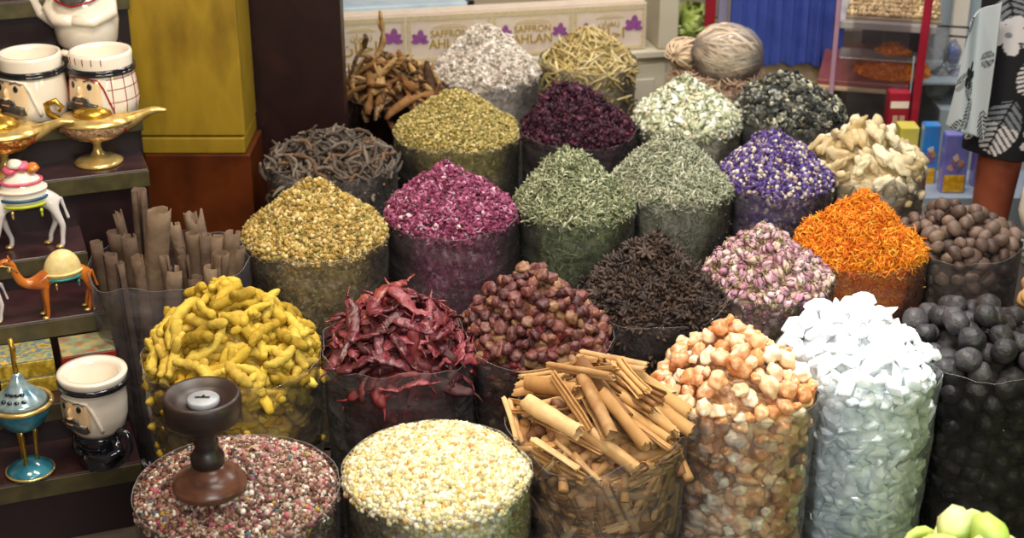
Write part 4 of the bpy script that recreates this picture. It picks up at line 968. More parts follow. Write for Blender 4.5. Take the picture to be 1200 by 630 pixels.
# jug on the top step
q = on_step(6, 104, 55); jug = thing('ceramic_jug', 'white ceramic jug shaped as a robed bearded man above the mugs', 'jug', q, -.1)
jp = [(0, 0), (.062, 0), (.075, .02), (.082, .07), (.078, .12), (.066, .15), (.055, .165), (.06, .19), (.066, .22), (.06, .255), (.04, .275), (0, .28)]
obj('jug_body', lathe(jp, 40), M_wht, jug); obj('handle', tube([(-.05, 0, .15), (-.1, 0, .155), (-.13, 0, .125), (-.115, 0, .085), (-.066, 0, .045)], [.012, .014, .015, .014, .012], 10), M_wht, jug)
jp2 = jp[1:]; obj('beard', patch(jp2, lambda u, v: (-PI/2+(u-.5)*1.3, .135+.055*v - .014*math.cos((u-.5)*5)), e=.012), M_grey, jug); obj('face', patch(jp2, lambda u, v: (-PI/2+(u-.5)*1.3, .185+.05*v), e=.004), M_cream, jug)
for a in (-1, 1):
    obj('sleeve', tube([(a*.066, 0, .14), (a*.078, -.03, .1), (a*.045, -.07, .085), (0, -.085, .09)], [.02, .02, .017, .014], 8), M_wht, jug)
    obj('eye', xf(blob((.007, .004, .009), 2, 0), None, 1, (a*.02, -.066, .215)), M_blk, jug)
for zz, a0 in ((.142, -2.2),): obj('scarf_trim', surf_tube(jp2, [(-2.6, .15), (-2.1, .135), (-1.57, .125), (-1., .135), (-.5, .15)], .003, .01), M_red, jug)
# ------------------------------------------------------------------ camels
def camel(label, loc, h, rz, body, cloth_c, trim_c, knee=0., extra=None, name='camel_figurine'):
    t = thing(name, label, 'camel figurine', loc, rz, 'small camel figurines on the steps')
    V = [(.0, 0, .66), (.3, 0, .64), (-.28, 0, .6), (.03, 0, .8), (-.42, 0, .54), (-.56, 0, .6), (-.63, 0, .76), (-.66, 0, .92), (-.74, 0, .97), (-.86, 0, .92), (-.93, 0, .88)]
    E = [(0, 1), (0, 2), (0, 3), (2, 4), (4, 5), (5, 6), (6, 7), (7, 8), (8, 9), (9, 10)]; R = [.15, .13, .14, .11, .095, .075, .058, .052, .06, .042, .03]
    feet = []
    for sx, bend, st in ((-.26, 0, knee), (.34, .05, -knee*.6)):
        for sy in (-1, 1):
            b0 = len(V); o_ = st*sy
            V += [(sx, sy*.08, .5), (sx+bend+o_*.5, sy*.09, .28), (sx-.0+o_, sy*.09, .12), (sx-.01+o_, sy*.09, .03), (sx-.06+o_, sy*.09, .015)]
            E += [(2 if sx < 0 else 1, b0), (b0, b0+1), (b0+1, b0+2), (b0+2, b0+3), (b0+3, b0+4)]; R += [.06, .038, .028, .032, .026]; feet.append(V[b0+3])
    b0 = len(V); V += [(.43, 0, .6), (.47, 0, .45), (.5, 0, .32)]; E += [(1, b0), (b0, b0+1), (b0+1, b0+2)]; R += [.03, .016, .022]
    V = [tuple(np.array(v)*h) for v in V]; skin('body', V, E, [r_*h for r_ in R], body, t)
    for s_ in (-1, 1): obj('ear', xf(blob((.016*h, .012*h, .035*h), 2, .05), None, 1, (-.69*h, s_*.045*h, 1.0*h)), body, t); obj('eye', xf(blob((.012*h, .008*h, .012*h), 2, 0), None, 1, (-.77*h, s_*.05*h, .965*h)), M_blk, t)
    for f in feet: obj('hoof', xf(blob((.052*h, .04*h, .026*h), 2, .05), None, 1, ((f[0]-.03)*h, f[1]*h, .022*h)), M_goldL, t)
    n, m = 22, 12; 
    def sad(r1, r2, r3, zc, th0, th1):
        V = []; 
        for lay_ in (1., .95):
            for i in range(m+1):
                ph = th0 + (th1-th0)*i/m
                for j in range(n+1):
                    a = 2*PI*j/n; V.append((r1*h*math.sin(ph)*math.cos(a)*lay_+.03*h, r2*h*math.sin(ph)*math.sin(a)*lay_, (zc + r3*math.cos(ph)*lay_)*h))
        k = (m+1)*(n+1); Fc = [(i*(n+1)+j, (i+1)*(n+1)+j, (i+1)*(n+1)+j+1, i*(n+1)+j+1) for i in range(m) for j in range(n)]
        Fc += [(k+a, k+d, k+c, k+b) for a, b, c, d in Fc] + [(m*(n+1)+j, k+m*(n+1)+j, k+m*(n+1)+j+1, m*(n+1)+j+1) for j in range(n)]
        return np.array(V), Fc
    bl = obj('saddle_blanket', sad(.27, .2, .33, .66, 0, PI*.56), cloth_c[0], t)
    rings = [(.56, trim_c[0]), (.49, trim_c[1])] + ([(.40, trim_c[2]), (.3, trim_c[3])] if len(trim_c) > 2 else [])
    for f_, mt_ in rings:
        ph = PI*f_; obj('braid', tube([((.277*math.sin(ph)*math.cos(a)+.03)*h, .207*math.sin(ph)*math.sin(a)*h, (.66+.335*math.cos(ph))*h) for a in np.linspace(0, 2*PI, 40)], .02*h, 7), mt_, bl)
    for s_ in (-1, 1):
        for xx in (-.12, .2): obj('tassel', xf(join(blob((.02, .02, .028), 2, .05), xf(blob((.014, .014, .035), 2, .05), None, 1, (0, 0, -.045))), None, h, (xx*h, s_*.2*h, .54*h)), trim_c[0] if xx > 0 else M_goldL, bl)
        obj('halter', tube([(-.9*h, s_*.04*h, .92*h), (-.8*h, s_*.06*h, .93*h), (-.68*h, s_*.055*h, .88*h), (-.6*h, s_*.05*h, .78*h)], .009*h, 6), M_goldL, t)
    obj('pompon', xf(blob((.035*h, .05*h, .05*h), 2, .25, 3, 4), None, 1, (-.7*h, 0, .83*h)), M_goldL, t)
    if extra: extra(t, h)
    return t
M_cam = mat_plain('orange_glaze', ['#b0581c','#c8742c','#9a4818'], .18, 16, coat=.5); M_cw = mat_plain('white_camel_glaze', ['#cfc6c4','#e6e0dc'], .16, 12, coat=.5)
M_yc = mat_plain('cream_cloth', ['#d9c07a','#e8d498'], .35, 80, .6); M_teal = mat_plain('teal_trim', ['#1f7a78','#2c8c86'], .3); M_pink = mat_plain('pink_paint', ['#cc4a6a','#e07088'], .3, 60, .3); M_lime = mat_plain('lime_paint', ['#a8b428','#c4cc3c'], .35, 60, .3); M_navy = mat_plain('blue_paint', ['#2c5c78','#24486c'], .3)
q = on_step(2, 80, 366); camel('orange-brown camel figurine with cream blanket on the third step up', (q.x-.005, q.y, q.z), .155, .5, M_cam, [M_yc], [M_teal, M_yc])
def bundle(t, h):
    for i, (x_, z_, m_) in enumerate(((-.08, 1.0, M_pink), (.05, 1.03, M_pink), (.16, 1.0, M_cam), (-.02, 1.06, M_wht))): obj('saddle_roll', xf(blob((.09*h, .12*h, .055*h), 2, .12, 2, i), None, 1, (x_*h, 0, z_*h)), m_, t)
q = on_step(3, 48, 292); camel('large white camel figurine with pink, blue and lime saddle, walking, fourth step', (q.x-.03, q.y, q.z), .2, .36, M_cw, [M_wht], [M_lime, M_navy, M_wht, M_pink], .1, bundle)
q = on_step(2, 10, 377); camel('small white camel figurine cut off by the left edge of the photo', (q.x-.07, q.y-.01, q.z), .15, .35, M_cw, [M_yc], [M_yc, M_wht], .05)
# ------------------------------------------------------------------ oil lamps
def oil_lamp(label, loc, s_, rz, bodym):
    t = thing('oil_lamp', label, 'oil lamp', loc, rz, 'gold oil lamp ornaments on the upper step')
    obj('foot', lathe([(0, 0), (.06, 0), (.062, .006), (.05, .012), (.02, .02), (.012, .035), (.01, .05), (.018, .062), (.0, .064)], 36), M_goldL, t)
    V, Fc = lathe([(0, .058), (.02, .06), (.05, .072), (.07, .092), (.078, .11), (.072, .118), (.0, .12)], 40); V[:, 0] *= 1.22; obj('bowl', (V, Fc), bodym, t)
    V, Fc = lathe([(.07, .112), (.082, .114), (.083, .12), (.06, .13), (.0, .132)], 40); V[:, 0] *= 1.22; obj('collar', (V, Fc), M_goldL, t)
    skin('spout', [(.05, 0, .1), (.085, 0, .108), (.12, 0, .125), (.155, 0, .138), (.185, 0, .134)], [(i, i+1) for i in range(4)], [(.03, .03), (.024, .024), (.016, .014), (.012, .01), (.006, .004)], M_goldL, t)
    obj('lid', lathe([(0, .128), (.05, .13), (.045, .142), (.028, .152), (.012, .158), (.006, .165), (.01, .172), (0, .18)], 32), M_gold, t)
    obj('handle', tube([(-.075, 0, .112), (-.11, 0, .135), (-.115, 0, .16), (-.09, 0, .168), (-.075, 0, .15), (-.085, 0, .14)], [.008, .009, .009, .008, .006, .004], 8), M_gold, t)
    for i in range(14):
        a = 2*PI*i/14; obj('boss', xf(blob((.006, .006, .006), 1, 0), None, 1, (.088*math.cos(a)*1.0, .068*math.sin(a), .098)), M_red if i % 2 else M_goldL, t)
    t.scale = (s_, s_, s_); return t
M_ornp = mat_plain('pink_gold_ornament', ['#d8a088','#e8c890','#b0684c','#f0dcae','#c03c38'], .22, 75, .6, metal=.3); M_ornr = mat_plain('red_gold_ornament', ['#c03c1c','#e8a040','#a02414','#f0c060','#c8461e'], .22, 70, .6, metal=.3)
q = on_step(4, 116, 190); oil_lamp('pink and gold oil lamp with its spout pointing at the yellow post', q, .95, .1, M_ornp)
q = on_step(4, 8, 205); oil_lamp('red and gold oil lamp at the left edge of the photo', q, .95, .1, M_ornr)
# ------------------------------------------------------------------ enamel censer
M_blue = mat_plain('blue_enamel', ['#1f5668','#2f7488','#4a98a6'], .15, 22, coat=.7); M_sil = mat_plain('pale_enamel', ['#7898a4','#a8bcc0','#5c8494'], .2, 25, metal=.4)
q = on_step(0, 36, 552); t = thing('censer', 'blue enamel and gold censer on three legs, left of the standing figure mug', 'censer', q, 0); t.scale = (.88, .88, .88)
obj('base_plate', lathe([(0, 0), (.055, 0), (.057, .008), (.05, .016), (.028, .03), (.008, .036), (0, .037)], 40), M_blue, t); obj('plate_rim', tube([(.056*math.cos(a), .056*math.sin(a), .006) for a in np.linspace(0, 2*PI, 40)], .0035, 6), M_goldL, t)
for k in range(3):
    a = 2*PI*k/3+.5; x_, y_ = math.cos(a), math.sin(a); obj('leg', tube([(.022*x_, .022*y_, .02), (.02*x_, .02*y_, .055), (.022*x_, .022*y_, .09), (.026*x_, .026*y_, .13)], [.006, .0045, .0055, .006], 8), M_gold, t)
obj('bowl', lathe([(0, .115), (.02, .118), (.048, .135), (.066, .165), (.07, .19), (.064, .19), (0, .186)], 40), M_blue, t); obj('bowl_rim', tube([(.072*math.cos(a), .072*math.sin(a), .192) for a in np.linspace(0, 2*PI, 44)], .006, 8), M_goldL, t)
lid = obj('lid', lathe([(.066, .194), (.058, .206), (.04, .222), (.022, .24), (.012, .262), (.008, .27), (0, .271)], 40), M_sil, t)
for k in range(4):
    a = -PI/2 + (k-1.5)*.33; 
    for rr, zz in ((.05, .2155), (.036, .2285)): obj('vent_hole', xf(blob((.0065, .005, .004), 2, 0), None, 1, ((rr)*math.cos(a), rr*math.sin(a), zz)), M_blk, lid)
obj('lid_handle', tube([(0, 0, .265), (-.002, 0, .3), (.0, 0, .33), (-.004, 0, .36)], [.007, .006, .0075, .006], 8), M_gold, t)
# ------------------------------------------------------------------ small painted boxes on the second step
def pict_box(label, pxr, pyr, w, art, side, h=.05, dz=0, d=.1, dark=False, lean=0.):
    c = PZ(pxr, pyr, STEP[1].z); t = thing('painted_box', label, 'box', (c.x, c.y, STEP[1].z+dz), AL, 'small painted boxes on the second step')
    link('box_body', bevel_mesh('box_body', boxg(-w, 0, 0, 0, d, h-.004), .002), side, t)
    link('picture_lid', bevel_mesh('picture_lid', boxg(-w+.001, .001, h-.004, -.001, d-.001, h), .001), art, t); return t
M_a1 = mat_plain('painted_scene', ['#c89a30','#6c8c84','#b8a860','#4c7c90','#d8b048','#8c8a4c'], .25, 26); M_a2 = mat_plain('painted_scene_green', ['#5c7c5c','#a87048','#7c9c80','#c0a060','#88a490'], .25, 26); M_ys = mat_plain('yellow_box_side', ['#c09a28','#8c7414','#d8b848','#b89020'], .35, 30); M_ds = mat_plain('dark_red_side', ['#3c1414','#a02c20','#2c1010'], .35, 9); M_a3 = mat_plain('painted_scene_gold', ['#d0a030','#e0b850','#b08838'], .25, 26)
W0 = .118
for k, (lb, art, sd) in enumerate((('painted box with grey-green lid picture, right end of the row', M_a2, M_ds), ('painted yellow box with blue and gold lid picture, in the middle', M_a1, M_ys), ('golden yellow painted box at the left edge, behind the censer', M_a3, M_ys))):
    base = PZ(139, 450, STEP[1].z) - U*(k*(W0+.004)); 
    for lv in (0, 1):
        t = thing('painted_box', (lb if lv else ('lower ' + ('dark box under the grey-green picture box', 'yellow box under the blue and gold picture box', 'yellow box under the golden box at the left edge')[k])), 'box', (base.x - .012*(k > 0), base.y + .012, STEP[1].z + lv*.042), AL, 'small painted boxes on the second step')
        link('box_body', bevel_mesh('box_body', boxg(-W0, 0, 0, 0, .1, .038), .002), sd, t); link('picture_lid', bevel_mesh('picture_lid', boxg(-W0+.001, .001, .038, -.001, .099, .0415), .001), art, t)
# ------------------------------------------------------------------ turned wooden burner on the incense chips
M_wood = mat_plain('turned_wood', ['#241816','#32221d','#1c120f'], .42, 12, .1, vec=(1, 1, 4)); M_wood2 = mat_plain('turned_wood_base', ['#4a2c1e','#6a4230','#3a2016'], .3, 14, .1, vec=(1, 1, 4))
s = SA['potpourri']; q = PZ(243, 565, .505); zz_ = float(surf(s, q.x-s.x, q.y-s.y))+.004; q = PZ(246, 568, zz_); t = thing('incense_burner', 'dark turned wooden incense burner standing on the pink incense chips', 'incense burner', q)
K = 1.0
obj('base', lathe([(0, -.006), (.056*K, -.006), (.061*K, 0), (.061*K, .008), (.056*K, .012), (.054*K, .018), (.04*K, .026), (.029*K, .034), (.026*K, .04), (0, .041)], 56), M_wood2, t)
obj('stem', lathe([(0, .038), (.024, .038), (.0275, .045), (.0275, .058), (.022, .066), (.0185, .074), (.0205, .083), (.017, .09), (.0215, .1), (.019, .108), (.0235, .116), (0, .117)], 48), M_wood, t)
cup = obj('cup', lathe([(0, .113), (.03, .114), (.054, .122), (.0615, .13), (.063, .15), (.0625, .166), (.0595, .171), (.055, .170), (.045, .160), (.036, .154), (0, .152)], 56), M_wood, t)
tb = obj('charcoal_tablet', lathe([(0, 0), (.025, 0), (.026, .003), (.026, .009), (.024, .011), (0, .011)], 36), mat_plain('grey_foil', ['#8c9098','#b0b4ba'], .35, 30, .2), loc=(q.x+.002, q.y, q.z+.1525)); tag(tb, 'round grey charcoal tablet lying in the wooden incense burner', 'charcoal tablet')
obj('slot', join(boxg(-.013, -.002, .0105, .011, .002, .0125), boxg(-.002, -.001, .0105, .002, .007, .0125)), M_blk, tb, smooth=False)
# ------------------------------------------------------------------ floor, walls
M_floor = mat_plain('floor_tiles', ['#4a403a','#5a5048'], .4, 6); fl = obj('floor', boxg(-4, .2, -.02, 5, 8, 0), M_floor, smooth=False); tag(fl, kind='structure')
M_wall = mat_plain('wall_paint', ['#b8aa98','#a89a88'], .7, 3); wb = obj('wall_back', boxg(-4, 7.0, 0, 5, 7.1, 3.2), M_wall, smooth=False); tag(wb, kind='structure')
wl_ = obj('wall_left', boxg(-4, .2, 0, -3.9, 7, 3.2), M_wall, smooth=False); tag(wl_, kind='structure')
# ------------------------------------------------------------------ counter with saffron boxes
A = PZ(400, 22, .6); B = PZ(770, 2, .6); D_ = (B - A); ang = math.atan2(D_.y, D_.x); u = D_.normalized(); nb = Vector((-u.y, u.x, 0))
M_cab = mat_plain('pale_cabinet', ['#b6ae98','#c4bca6'], .5, 4)
cz = .435; org = A - u*.5
cab = thing('counter_cabinet', 'pale grey-beige cabinet under and beside the saffron boxes', 'cabinet', (org.x, org.y, 0), ang)
Lc = .5 + D_.length + .075
link('worktop', bevel_mesh('worktop', boxg(0, -.03, cz-.025, Lc, .6, cz), .004), M_cab, cab); link('carcass', bevel_mesh('carcass', boxg(.01, .0, .0, Lc-.01, .58, cz-.026), .003), M_cab, cab)
for k in range(4):
    x0 = .03 + k*(Lc-.06)/4; dr = link('door', bevel_mesh('door', boxg(x0+.01, -.016, .03, x0+(Lc-.06)/4-.01, -.001, cz-.05), .003), M_cab, cab)
    link('door_panel', bevel_mesh('door_panel', boxg(x0+.05, -.022, .08, x0+(Lc-.06)/4-.05, -.0165, cz-.1), .003), M_cab, dr)
link('upright', bevel_mesh('upright', boxg(Lc-.07, -.02, cz+.001, Lc, .3, 1.3), .006), M_cab, cab)
M_bx = mat_plain('printed_cream_card', ['#c9b49a','#cfc0b0','#c4b0a4'], .5, 12); M_bord = mat_plain('gold_border', ['#b8a684','#c4b490','#aa9874'], .5, 120); M_pur = mat_plain('crocus_print', ['#6c3a78','#8c4c88','#7c3e7c'], .5, 60); M_gt = mat_plain('gold_lettering', ['#96760c','#a88814'], .5, 60); M_red2 = mat_plain('red_edge', ['#8c3434','#a04444'], .5)
FLAT = []
def text_mesh(name, txt, size, mat, parent, loc, rot=(PI/2, 0, 0), bold=.012, sx=1.):
    cu = bpy.data.curves.new(name, 'FONT'); cu.body = txt; cu.size = size; cu.align_x = 'CENTER'; cu.extrude = .0006; cu.offset = bold*size
    o = bpy.data.objects.new(name, cu); C.objects.link(o); dg = bpy.context.evaluated_depsgraph_get(); me = bpy.data.meshes.new_from_object(o.evaluated_get(dg)); bpy.data.objects.remove(o)
    me.materials.clear(); me.materials.append(mat); o = bpy.data.objects.new(name, me); C.objects.link(o); o.parent = parent; o.location = loc; o.rotation_euler = rot; o.scale = (sx, 1, 1); return o
def slab(pts, y0=-.0012, y1=.0):   # flat printed shape in the xz plane
    n = len(pts); V = [(x, y0, z) for x, z in pts] + [(x, y1, z) for x, z in pts]
    return np.array(V), [tuple(range(n))] + [tuple(range(2*n-1, n-1, -1))] + [(i, i+n, (i+1) % n+n, (i+1) % n) for i in range(n)]
def crocus(parent, x, z, k):
    g = []
    for a, l in ((.1, .042), (.85, .032), (-.75, .036), (1.6, .03), (-1.5, .03)):
        pts = [(math.sin(a)*(l*.5+.5*l*math.sin(t)) + .27*l*math.cos(t)*math.cos(a), math.cos(a)*(l*.5+.5*l*math.sin(t)) - .27*l*math.cos(t)*math.sin(a)) for t in np.linspace(0, 2*PI, 14)[:-1]]
        g.append(slab([(x+px*k, z+pz*k) for px, pz in pts], -.0012 - .0002*len(g)))
    return obj('crocus_print', join(*g), M_pur, parent, smooth=False)
bnds = [370, 473, 577, 678, 770]; zb0 = .437; hb = .163
AR_BIG = '\uFEE5\uFEFC\uFEA3\u0627'
AR_BIG = '\uFEE5\u0627\uFEE0\uFEA3\u0627'      # final letter first: shapes written from left to right
AR_SML = '\uFEE5\u0627\uFEAE\uFED4\uFECB\u0632'
lbs = ['cream saffron box with Arabic lettering, half hidden by the bark heap', 'cream saffron box with gold Latin lettering, left of the white blossoms heap', 'cream saffron box with gold Latin lettering, right of the white blossoms heap', 'cream saffron box with Arabic lettering at the cabinet end']
for k in range(4):
    xa = (PZ(bnds[k], 15, .6) - org).dot(u) if k else (PZ(400, 22, .6)-org).dot(u) - .09; xb = (PZ(bnds[k+1], 12, .6) - org).dot(u); w = xb - xa - .004; c = org + u*(xa+.002) - nb*.0
    t = thing('saffron_box', lbs[k], 'box', (c.x, c.y, zb0), ang, 'cream saffron boxes standing in a row')
    link('carton', bevel_mesh('carton', boxg(0, 0, 0, w, .09, hb), .002), M_bx, t)
    f = .0015
    obj('gold_frame', join(*[boxg(*b_) for b_ in ((.004, -f, hb-.022, w-.004, 0, hb-.005), (.004, -f, .005, w-.004, 0, .014), (.004, -f, .015, .016, 0, hb-.023), (w-.016, -f, .015, w-.004, 0, hb-.023))]), M_bord, t, smooth=False)
    obj('red_edge', boxg(.001, .002, hb-.0005, w-.001, .004, hb+.001), M_red2, t, smooth=False)
    if k in (1, 2):
        text_mesh('lettering', 'SAFFRON', .033, M_gt, t, (w*.5, -.001, .083), sx=.92); text_mesh('lettering', 'AHLAN', .044, M_gt, t, (w*.5, -.001, .045), sx=.95)
        obj('gold_flourish', slab([(w*.5+.06*math.cos(a), .112+.016*math.sin(a)) for a in np.linspace(0, PI, 12)]), M_bord, t, smooth=False)
        crocus(t, .045, .07, 1.0); crocus(t, w-.048, .072, .9)
    else:
        text_mesh('lettering', AR_SML, .028, M_gt, t, (w*.5, -.001, .088), sx=1.); text_mesh('lettering', AR_BIG, .05, M_gt, t, (w*.48, -.001, .045), sx=1.2)
        obj('gold_flourish', slab([(w*.5+.05*math.cos(a), .115+.013*math.sin(a)) for a in np.linspace(0, PI, 12)]), M_bord, t, smooth=False)
        crocus(t, .045, .066, .9); crocus(t, w-.045, .076, 1.1)
# glass shelf strip above the boxes
M_gl = mat_film('clear_glass', .04, '#dfeef6', .03, .0); M_pale = mat_plain('pale_blue_glass_edge', ['#a8bccc','#c4d4de'], .15, 12)
a0 = PY(392, 12, 5.35); b0 = PY(548, 4, 5.45)
gs = thing('glass_shelf', 'pale blue glass shelf edge with a black end cap above the boxes', 'shelf', (a0.x, a0.y, 0), math.atan2(b0.y-a0.y, b0.x-a0.x)); gL = (b0-a0).length
link('glass_pane', bevel_mesh('glass_pane', boxg(-.3, 0, a0.z-.04, gL, .4, a0.z+.005), .004), M_pale, gs); link('end_cap', bevel_mesh('end_cap', boxg(gL+.001, -.005, a0.z-.042, gL+.025, .1, a0.z+.01), .003), M_blk, gs)
# bench behind the boxes with small pale packets
bk = bobj('back_bench', boxg(-1.5, 5.9, 0, .65, 6.5, .5), mat_plain('beige_bench', ['#a89a84','#b8aa94'], .6, 4)); tag(bk, 'low beige bench behind the row of saffron boxes', 'bench')
for i, (px_, c_) in enumerate(((575, ['#dfe4e0','#b8c8b0']), (606, ['#8c84a4','#b0a8c4']), (640, ['#6c6480','#9c94b0']), (672, ['#c4c0c8','#98909c']))):
    q = PZ(px_, 8, .5 if False else .5); qq = PY(px_, 4, 5.95); 
    g = blob((.06, .05, .035), 3, .12, 1.5, i, .03, 5); o = obj('wrapped_packet', g, mat_plain('packet_film', c_, .3, 25), loc=(qq.x, 6.0, .534)); tag(o, ('white and green', 'lilac', 'dark violet', 'pale grey')[i]+' wrapped packet on the bench above the saffron boxes', 'packet', 'wrapped packets behind the saffron boxes')
# ------------------------------------------------------------------ leafy bunch, posts, blue sheet
q = PY(812, 45, 5.35); gv = []
for i in range(46):
    a = rng.uniform(0, 2*PI); e = rng.uniform(.1, 1.3); g = flake(.12, .05, .002, rng.uniform(-.5, .5), i); M = rotm('Z', a) @ rotm('Y', -e); gv.append(xf(g, M, 1, M @ np.array((.06, 0, 0))))
tb_ = bobj('side_table', boxg(q.x-.12, 5.25, 0, q.x+.12, 5.6, q.z-.01), mat_plain('beige_board', ['#8c8068','#9c9078'], .6, 5)); tag(tb_, 'dull beige stand under the green leafy bunch', 'stand')
lf = obj('leafy_bunch', join(*gv), mat_plain('fresh_leaf', ['#9ab040','#c0d078','#dce6b0'], .6, 14), loc=(q.x, 5.4, q.z)); tag(lf, 'bunch of bright yellow-green leaves beside the pale cabinet', 'leafy bunch')
def poleX(name, px0, px1, Y, z1, mat, label, kind=None, d=.03, slant=0., pyref=30, z0=0.):
    a, b = PY(px0, pyref, Y), PY(px1, pyref, Y); V, Fc = boxg(a.x, Y, z0, b.x, Y+d, z1); V[:, 0] += slant*(V[:, 2]-a.z); o = bobj(name, (V, Fc), mat, w=.003)
    tag(o, label, None if kind else 'post', kind=kind); return o
M_rp = mat_plain('red_paint', ['#8c1428','#a41c34'], .35, 8)
poleX('red_post', 826, 838, 5.3, 1.4, M_rp, 'thin dull red post beside the leafy bunch'); poleX('lilac_post', 841, 852, 5.32, 1.4, mat_plain('lilac_frame', ['#8c88a8','#a09cbc'], .35, 6), 'lilac grey post left of the blue sheet')
a, b = PY(853, 75, 5.15), PY(985, 75, 5.15); n, m = 60, 16; V = []; ztop = 1.35
for j in range(m+1):
    z = a.z + (ztop-a.z)*j/m
    for i in range(n+1): x = a.x+(b.x-a.x)*i/n; V.append((x, 5.15+.012*math.sin(i*.9+math.sin(j*.3)*1.2)+.008*math.sin(i*2.3), z + .006*math.sin(i*.5)*(j == 0)))
nv = len(V); V += [(x, y+.004, z) for x, y, z in V]; w1 = n+1
Fc = [(j*w1+i, j*w1+i+1, (j+1)*w1+i+1, (j+1)*w1+i) for j in range(m) for i in range(n)]; Fc += [tuple(nv+q_ for q_ in f[::-1]) for f in Fc]
bs = obj('blue_sheet', (np.array(V), Fc), mat_plain('blue_plastic', ['#34448c','#40509c','#2c3c80'], .25, 6, coat=.4)); tag(bs, 'deep blue plastic sheet hanging behind the bundle of roots', 'plastic sheet')
bb = bobj('beige_cupboard', boxg(a.x, 5.2, 0, b.x+.02, 5.6, a.z+.05), mat_plain('beige_wood', ['#a08c70','#b49e80'], .5, 5)); tag(bb, 'beige cupboard under the blue sheet', 'cupboard')
# ------------------------------------------------------------------ glass display case on the right
Yc = 4.75
case = thing('display_case', 'glass display case with a red corner post behind the ginger', 'display case', (PY(980, 60, Yc).x, Yc, 0))
def cb(name, px0, px1, py0, py1, y0, y1, mat, w=.003, par=None, Yr=None):
    Yr = Yr or y0; a_, b_ = PY(px0, py1, Yr), PY(px1, py0, Yr); par = par or case
    return link(name, bevel_mesh(name, boxg(a_.x-par.location.x, y0-par.location.y, a_.z, b_.x-par.location.x, y1-par.location.y, b_.z), w), mat, par)
M_pinkf = mat_plain('pinkish_frame', ['#9c7488','#b08ca0'], .3, 8); M_dk = mat_plain('dark_case_back', ['#3a3032','#4a3e40'], .5, 6); M_redt = mat_plain('red_tray', ['#7c3c3c','#8a4a48'], .4, 8); M_wd = mat_plain('pale_wood_edge', ['#b09878','#c8b090'], .5, 12)
a = PY(1073, 180, Yc); b = PY(1096, 0, Yc)   # the red corner post leans a little
V, Fc = boxg(-.013, 0, 0, .013, .03, 1.3); V = V.astype(float); V[:, 0] += a.x-case.location.x-.03+ (V[:, 2]-a.z)*((b.x-a.x)/(b.z-a.z)); link('corner_post', bevel_mesh('corner_post', (V, Fc), .003), M_rp, case)
cb('frame_post', 973, 984, -40, 150, Yc, Yc+.03, M_pinkf); 
cb('glass_front', 985, 1071, -40, 175, Yc+.01, Yc+.014, mat_film('case_glass', .02, '#f8f6f8', .05, .1), .001)
cb('back_panel', 940, 1110, -60, 150, 5.5, 5.52, M_dk, Yr=5.5)
sh = cb('upper_shelf', 975, 1092, 24, 33, Yc+.03, Yc+.5, mat_plain('pale_shelf', ['#9c9490','#b8b0ac'], .3, 6)); 
cb('lower_tray', 955, 1060, 94, 101, Yc+.03, Yc+.5, M_redt); cb('tray_edge', 955, 1056, 101, 106, Yc+.02, Yc+.05, M_wd)
cb('divider', 1008, 1011, 34, 92, Yc+.25, Yc+.262, mat_plain('grey_divider', ['#5c5254','#6c6264'], .4)); cb('divider', 1058, 1063, 60, 112, Yc+.06, Yc+.075, mat_plain('bright_glass_edge', ['#a8b4c0','#c0ccd4'], .15))
cb('inner_shelf', 975, 1064, 66, 68, Yc+.08, Yc+.2, mat_film('shelf_glass', .3, '#ffffff', .1, 0.)); cb('base_cabinet', 940, 1060, 150, 215, Yc+.04, Yc+.5, M_dk)
# pistachios
case.rotation_euler = (0, 0, -.25)
def rc(x, y):
    dx_, dy_ = x-case.location.x, y-case.location.y; c_, s__ = math.cos(-.25), math.sin(-.25); return case.location.x+dx_*c_-dy_*s__, case.location.y+dx_*s__+dy_*c_
zc = PY(1030, 22, Yc+.06).z
pm = []
for i in range(3):
    g = blob((.0105, .0065, .006), 2, .08, 1.5, i); pm.append(g)
M_pi = mat_items('pistachio', ['#a88c60','#c4a878','#d8c094','#9c8458'], .6, 90, .3, .25); mpi = mk('pistachio', pm, M_pi); xx0, xx1 = PY(986, 20, Yc+.1).x, PY(1086, 20, Yc+.1).x
gb = bobj('pistachio_bin', (lambda g: (np.array([(*rc(v[0], v[1]), v[2]) for v in g[0]]), g[1]))(join(boxg(xx0-.01, Yc+.05, zc, xx1+.01, Yc+.42, zc+.012), boxg(xx0-.01, Yc+.42, zc, xx1+.01, Yc+.43, zc+.2))), mat_plain('bin_plastic', ['#7c6c58','#8c7c68'], .4), w=.001); tag(gb, 'shallow bin at the top of the display case holding pistachios', 'bin')
cnt = 0
for iz in range(8):
    for ix in range(26):
        x = xx0 + (ix+.5*(iz % 2))*(xx1-xx0)/26; o = bpy.data.objects.new('pistachio', mpi[cnt % 3]); C.objects.link(o); o.location = (*rc(x+rng.uniform(-.003, .003), Yc+.075+iz*.014+rng.uniform(-.004, .004)), zc+.02+iz*.0105); o.rotation_euler = (rng.uniform(0, 6), rng.uniform(0, 6), rng.uniform(0, 6)); k_ = rng.uniform(.95, 1.25); o.scale = (k_, k_, k_)
        tag(o, ('pistachio in the '+('front' if iz < 3 else 'middle' if iz < 6 else 'back')+' '+('left' if ix < 9 else 'centre' if ix < 18 else 'right')+' of the bin atop the display case'), 'pistachio', 'pistachios in the top bin'); cnt += 1
